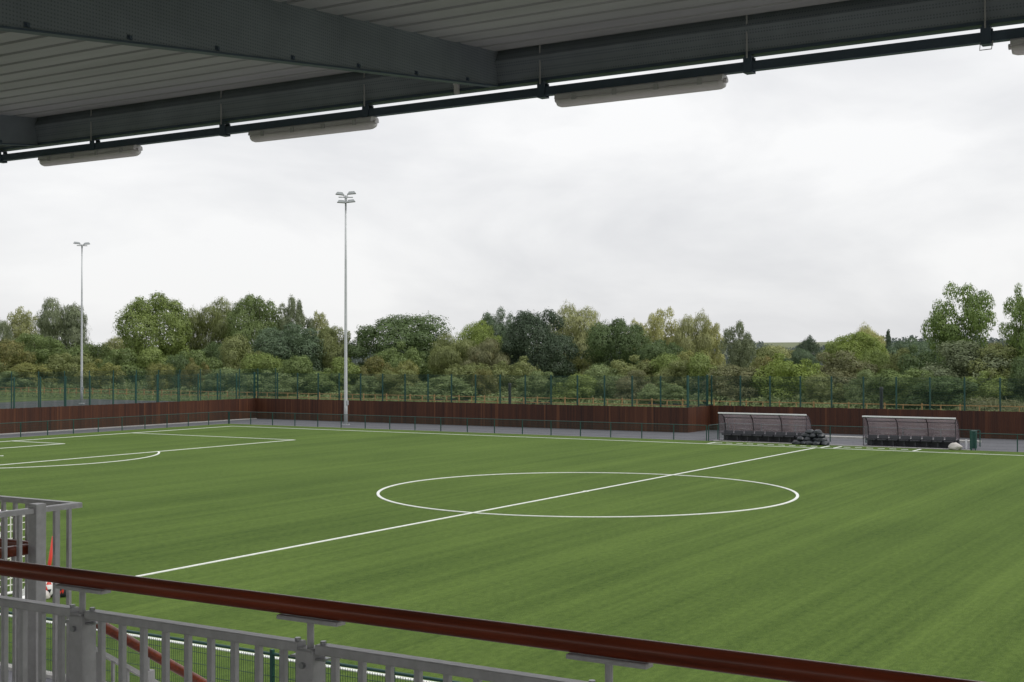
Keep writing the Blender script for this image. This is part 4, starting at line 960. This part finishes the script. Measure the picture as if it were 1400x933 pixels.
# ------------------------------------------------------------------ goal and kit by the near touchline
gx0, gx1, gy0, gy1, gh = -3.6, -0.62, -30.3, -29.0, 2.0
root = thing('goal', 'white portable goal with cream net behind the left corner balustrade', 'goal', (-1.8, -29.6, 0)); ol = tuple(root.location)
for x in (gx0, gx1):
    b = MB(); b.tube((x, gy1, 0.02), (x, gy1, gh), 0.045, n=12); b.build('upright', M['goalwhite'], root, ol, True)
b = MB(); b.tube((gx0 - 0.045, gy1, gh), (gx1 + 0.045, gy1, gh), 0.05, n=12); b.build('crossbar', M['goalwhite'], root, ol, True)
b = MB(); b.tube((gx1, gy1, 0.06), (gx1, gy0, 0.06), 0.04); b.tube((gx0, gy1, 0.06), (gx0, gy0, 0.06), 0.04); b.tube((gx0, gy0, 0.06), (gx1, gy0, 0.06), 0.04); b.build('ground_frame', M['goalwhite'], root, ol, True)
b = MB(); st = 0.17
def cord(p, q): b.tube(p, q, 0.015, n=4, caps=False)
nzr = random.Random(2)
xs_ = np.arange(gx0, gx1 + .01, st); zs_ = np.arange(0.08, gh - 0.02, st)
back = lambda z: gy0 + (gy1 - 0.5 - gy0) * (z / gh) ** 1.3
for x in xs_:
    for za, zb_ in zip(zs_[:-1], zs_[1:]): cord((x + nzr.uniform(-.01, .01), back(za), za), (x + nzr.uniform(-.01, .01), back(zb_), zb_))
for z in zs_:
    for xa, xb in zip(xs_[:-1], xs_[1:]): cord((xa, back(z), z + nzr.uniform(-.02, .02)), (xb, back(z), z + nzr.uniform(-.02, .02)))
for z in zs_: cord((gx1, back(z), z), (gx1, gy1, z + nzr.uniform(-.02, .02)))
for y in np.arange(gy0 + .12, gy1, st): cord((gx1, y, 0.08), (gx1, y, min(gh, gh * max(0.02, (y - gy0) / (gy1 - .5 - gy0)) ** (1 / 1.3))))
o = b.build('net', M['net'], root, ol)
b = MB(); b.tube((0.72, -30.75, 0.085), (0.17, -28.85, 0.085), 0.085, n=14); tag(b.build('roller', M['goalwhite'], None, (0.45, -29.8, 0.085), True), 'thick white ground bar lying on the turf right of the goal', 'bar')
b = MB(); b.tube((0.16, -29.08, 0.03), (0.40, -29.0, 1.50), 0.045, n=10); tag(b.build('pole', M['redpole'], None, (0.2, -29.06, 0), True), 'bright red pole leaning beside the white goal', 'pole')
def patch_bag(label, loc, rz, base, spot, size):
    me = lump('kit_bag', 21 + int(loc[0] * 10), *size, base, False)
    me.materials.append(spot[0]); me.materials.append(spot[1])
    for p in me.polygons:
        c_ = p.center; n_ = mnoise.noise(Vector((c_.x * 9, c_.y * 9, c_.z * 9)))
        if n_ > 0.22: p.material_index = 1
        elif n_ < -0.30: p.material_index = 2
    o = link('kit_bag', me, None, loc, rz); tag(o, label, 'bag'); return o
patch_bag('white bag with red and black patches at the foot of the red pole', (0.33, -29.15, 0.0), 0.6, M['goalwhite'], (M['redpole'], M['blackplastic']), (0.26, 0.22, 0.40))
patch_bag('small black bag with a red patch on the turf right of the red pole', (0.62, -28.95, 0.0), 0.2, M['blackplastic'], (M['redpole'], M['blackplastic']), (0.20, 0.16, 0.30))
o = link('bib_bundle', lump('bib_bundle', 31, 0.16, 0.14, 0.14, M['whitesack'], False), None, (0.52, -29.4, 0), 0.3); tag(o, 'small white bundle on the turf beside the black bag', 'bundle')
o = link('bib_bundle', lump('bib_bundle', 33, 0.22, 0.16, 0.20, M['goalwhite'], False), None, (-0.02, -29.35, 0), 1.3); tag(o, 'white bundle lying at the right foot of the goal net', 'bundle')

# ------------------------------------------------------------------ canopy roof
EY = -42.95
zs = lambda y: 8.300 + 0.075 * (y + 42.9)
root = thing('canopy_roof', 'dark grey ribbed steel canopy roof over the stand', 'roof', (25, -46, 8)); ol = tuple(root.location)
prof_t = []; y = -57.0
while y < -42.75:
    for dy, dz_ in ((0, 0.0), (0.195, 0.0), (0.205, 0.019), (0.245, 0.019), (0.255, 0.0)):
        prof_t.append((y + dy, zs(y + dy) + dz_))
    y += 0.26
b = MB(); n_ = len(prof_t)
xr = [4, 33.5]
for x in xr: b.v += [(x, a, c_) for a, c_ in prof_t]
for x in xr: b.v += [(x, a, zs(a) + 0.16) for a, c_ in prof_t]
for i in range(n_ - 1):
    b.f.append((i + 1, i, n_ + i, n_ + i + 1)); b.f.append((2 * n_ + i, 2 * n_ + i + 1, 3 * n_ + i + 1, 3 * n_ + i))
b.f.append((n_ - 1, 2 * n_ - 1, 4 * n_ - 1, 3 * n_ - 1)); b.f.append((0, 2 * n_, 3 * n_, n_))
b.build('roof_sheet', M['roofsheet'], root, ol)
low = lambda y: 8.057 + 0.111 * (y + 42.9)
for xr_ in (12.2, 17.3, 22.4, 27.6, 32.7):
    b = MB(); pf = [(-57, low(-57)), (-42.99, low(-42.99)), (-42.99, zs(-42.99) + 0.02), (-57, zs(-57) + 0.02)]
    b.prism(pf, 'x', xr_ - 0.05, xr_); rf = b.build('rafter', M['rafter'], root, ol)
    b = MB(); pf = [(-57, low(-57) - 0.012), (-43.0, low(-43.0) - 0.012), (-43.0, low(-43.0) - 0.001), (-57, low(-57) - 0.001)]
    b.prism(pf, 'x', xr_ - 0.058, xr_ + 0.010); q = b.mesh('rafter_flange', ol, M['gutter']); o = bpy.data.objects.new('rafter_flange', q); COL.objects.link(o); o.parent = rf
    b = MB(); yb = -43.4
    while yb > -52: b.tube((xr_ + 0.012, yb, low(yb) + 0.018), (xr_ - 0.001, yb, low(yb) + 0.018), 0.010, n=6); b.box(xr_ - 0.001, xr_ + 0.004, yb - 0.016, yb + 0.016, low(yb) + 0.006, low(yb) + 0.03); yb -= 0.62
    q = b.mesh('flange_bolt', ol, M['gutter']); o = bpy.data.objects.new('flange_bolt', q); COL.objects.link(o); o.parent = rf; o['kind'] = 'stuff'
b = MB(); b.prism([(-42.98, 8.0625), (-42.90, 8.0625), (-42.90, 8.42), (-42.98, 8.30), (-43.03, 8.215)], 'x', 4, 33.5); b.build('edge_beam', M['rafter'], root, ol)
b = MB(); b.box(4, 33.5, -42.985, -42.895, 8.040, 8.0615); b.box(4, 33.5, -42.895, -42.885, 8.040, 8.50); b.build('gutter_trim', M['gutter'], root, ol)

# cable tray under the edge
TY = -42.97
root = thing('cable_tray', 'dark steel lighting trunking hung below the canopy edge', 'trunking', (25, TY, 7.96)); ol = tuple(root.location)
b = MB(); b.prism(rrect(TY, 7.962, 0.028, 0.031, 0.004, 2), 'x', 5, 33.4); b.build('channel', M['gutter'], root, ol)
bk = MB(); bk.box(-0.030, 0.030, -0.036, -0.031, -0.040, 0.060); bk.box(-0.030, 0.030, 0.031, 0.036, -0.040, 0.060); bk.box(-0.030, 0.030, -0.036, 0.036, -0.044, -0.039); bk.box(-0.022, 0.022, -0.036, 0.036, 0.060, 0.072); bk_me = bk.mesh('tray_bracket', mat=M['gutter'])
rd = MB(); rd.tube((0, -0.045, 0.05), (0, -0.045, 0.36), 0.006, n=6); rd.box(-0.02, 0.02, -0.06, -0.03, 0.335, 0.345); rd_me = rd.mesh('hanger_rod', mat=M['railgrey'])
bxs = [13.6, 15.2, 16.76, 18.06, 19.66, 21.18, 22.77, 24.34, 25.84, 27.4, 29.0]
for x in bxs:
    link('bracket', bk_me, root, (x, TY, 7.962)); link('hanger_rod', rd_me, root, (x, TY, 7.962))
b = MB(); x = 25.845; P_ = [(x - 0.035, TY - 0.03, 7.935), (x - 0.04, TY - 0.03, 7.885), (x + 0.028, TY - 0.03, 7.885), (x + 0.036, TY - 0.03, 7.935)]; b.path(P_, 0.0035, 6); b.build('wire_loop', M['railgrey'], root, ol)
b = MB(); b.tube((22.04, EY - 0.05, 8.085), (22.04, EY - 0.05, 8.02), 0.022, n=10); b.box(22.02, 22.06, EY - 0.07, EY - 0.03, 8.085, 8.11); tag(b.build('sensor', M['battenbody'], None, (22.04, EY, 8.06)), 'tiny pale sensor fixed under the canopy edge at the rafter end', 'sensor')

# batten lights
def batten(xc, length, label):
    root = thing('batten_light', label, 'light', (xc, TY, 7.93), 'batten lights under the canopy edge')
    ol = (xc, TY, 7.93); hl = length / 2; zt = 7.931
    up_ = [(TY - 0.030, zt), (TY - 0.050, zt - 0.012), (TY - 0.055, zt - 0.042), (TY + 0.055, zt - 0.042), (TY + 0.050, zt - 0.012), (TY + 0.030, zt)]
    b = MB(); b.prism(up_, 'x', xc - hl, xc + hl); b.build('body', M['battenbody'], root, ol)
    dn = [(TY + 0.052 * math.cos(t), zt - 0.0445 - 0.052 * math.sin(t)) for t in np.linspace(0, math.pi, 11)]
    b = MB(); n0 = len(dn)
    xsn = [(xc - hl + 0.004, 0.80), (xc - hl + 0.03, 0.97), (xc - hl + 0.06, 1), (xc + hl - 0.06, 1), (xc + hl - 0.03, 0.97), (xc + hl - 0.004, 0.80)]
    for xx, sc in xsn: b.v += [(xx, TY + (a - TY) * sc, zt - 0.0445 + (c_ - zt + 0.0445) * sc) for a, c_ in dn]
    for j in range(len(xsn) - 1):
        for k in range(n0 - 1): b.f.append((j * n0 + k, j * n0 + k + 1, (j + 1) * n0 + k + 1, (j + 1) * n0 + k))
        b.f.append((j * n0, (j + 1) * n0, (j + 1) * n0 + n0 - 1, j * n0 + n0 - 1))
    b.f.append(tuple(range(n0))[::-1]); b.f.append(tuple((len(xsn) - 1) * n0 + k for k in range(n0)))
    b.build('diffuser', M['diffuser'], root, ol, True)
    for k in range(4):
        xx = xc - hl + length * (k + 0.5) / 4
        b = MB(); b.box(xx - 0.016, xx + 0.016, TY - 0.062, TY - 0.054, zt - 0.060, zt - 0.018); b.build('clip', M['railgrey'], root, ol)
    for sg in (-1, 1):
        b = MB(); b.tube((xc + sg * (hl - 0.002), TY, zt - 0.040), (xc + sg * (hl + 0.018), TY, zt - 0.040), 0.018, n=10); b.build('end_gland', M['battenbody'], root, ol)
for xc, lab in ((17.98, 'leftmost and smallest looking grey batten light under the canopy edge'), (20.61, 'grey batten light under the canopy, above the tall floodlight mast'), (23.53, 'largest fully visible grey batten light under the canopy, right of centre'), (26.62, 'grey batten light cut off by the right edge under the canopy')):
    batten(xc, 1.275, lab)
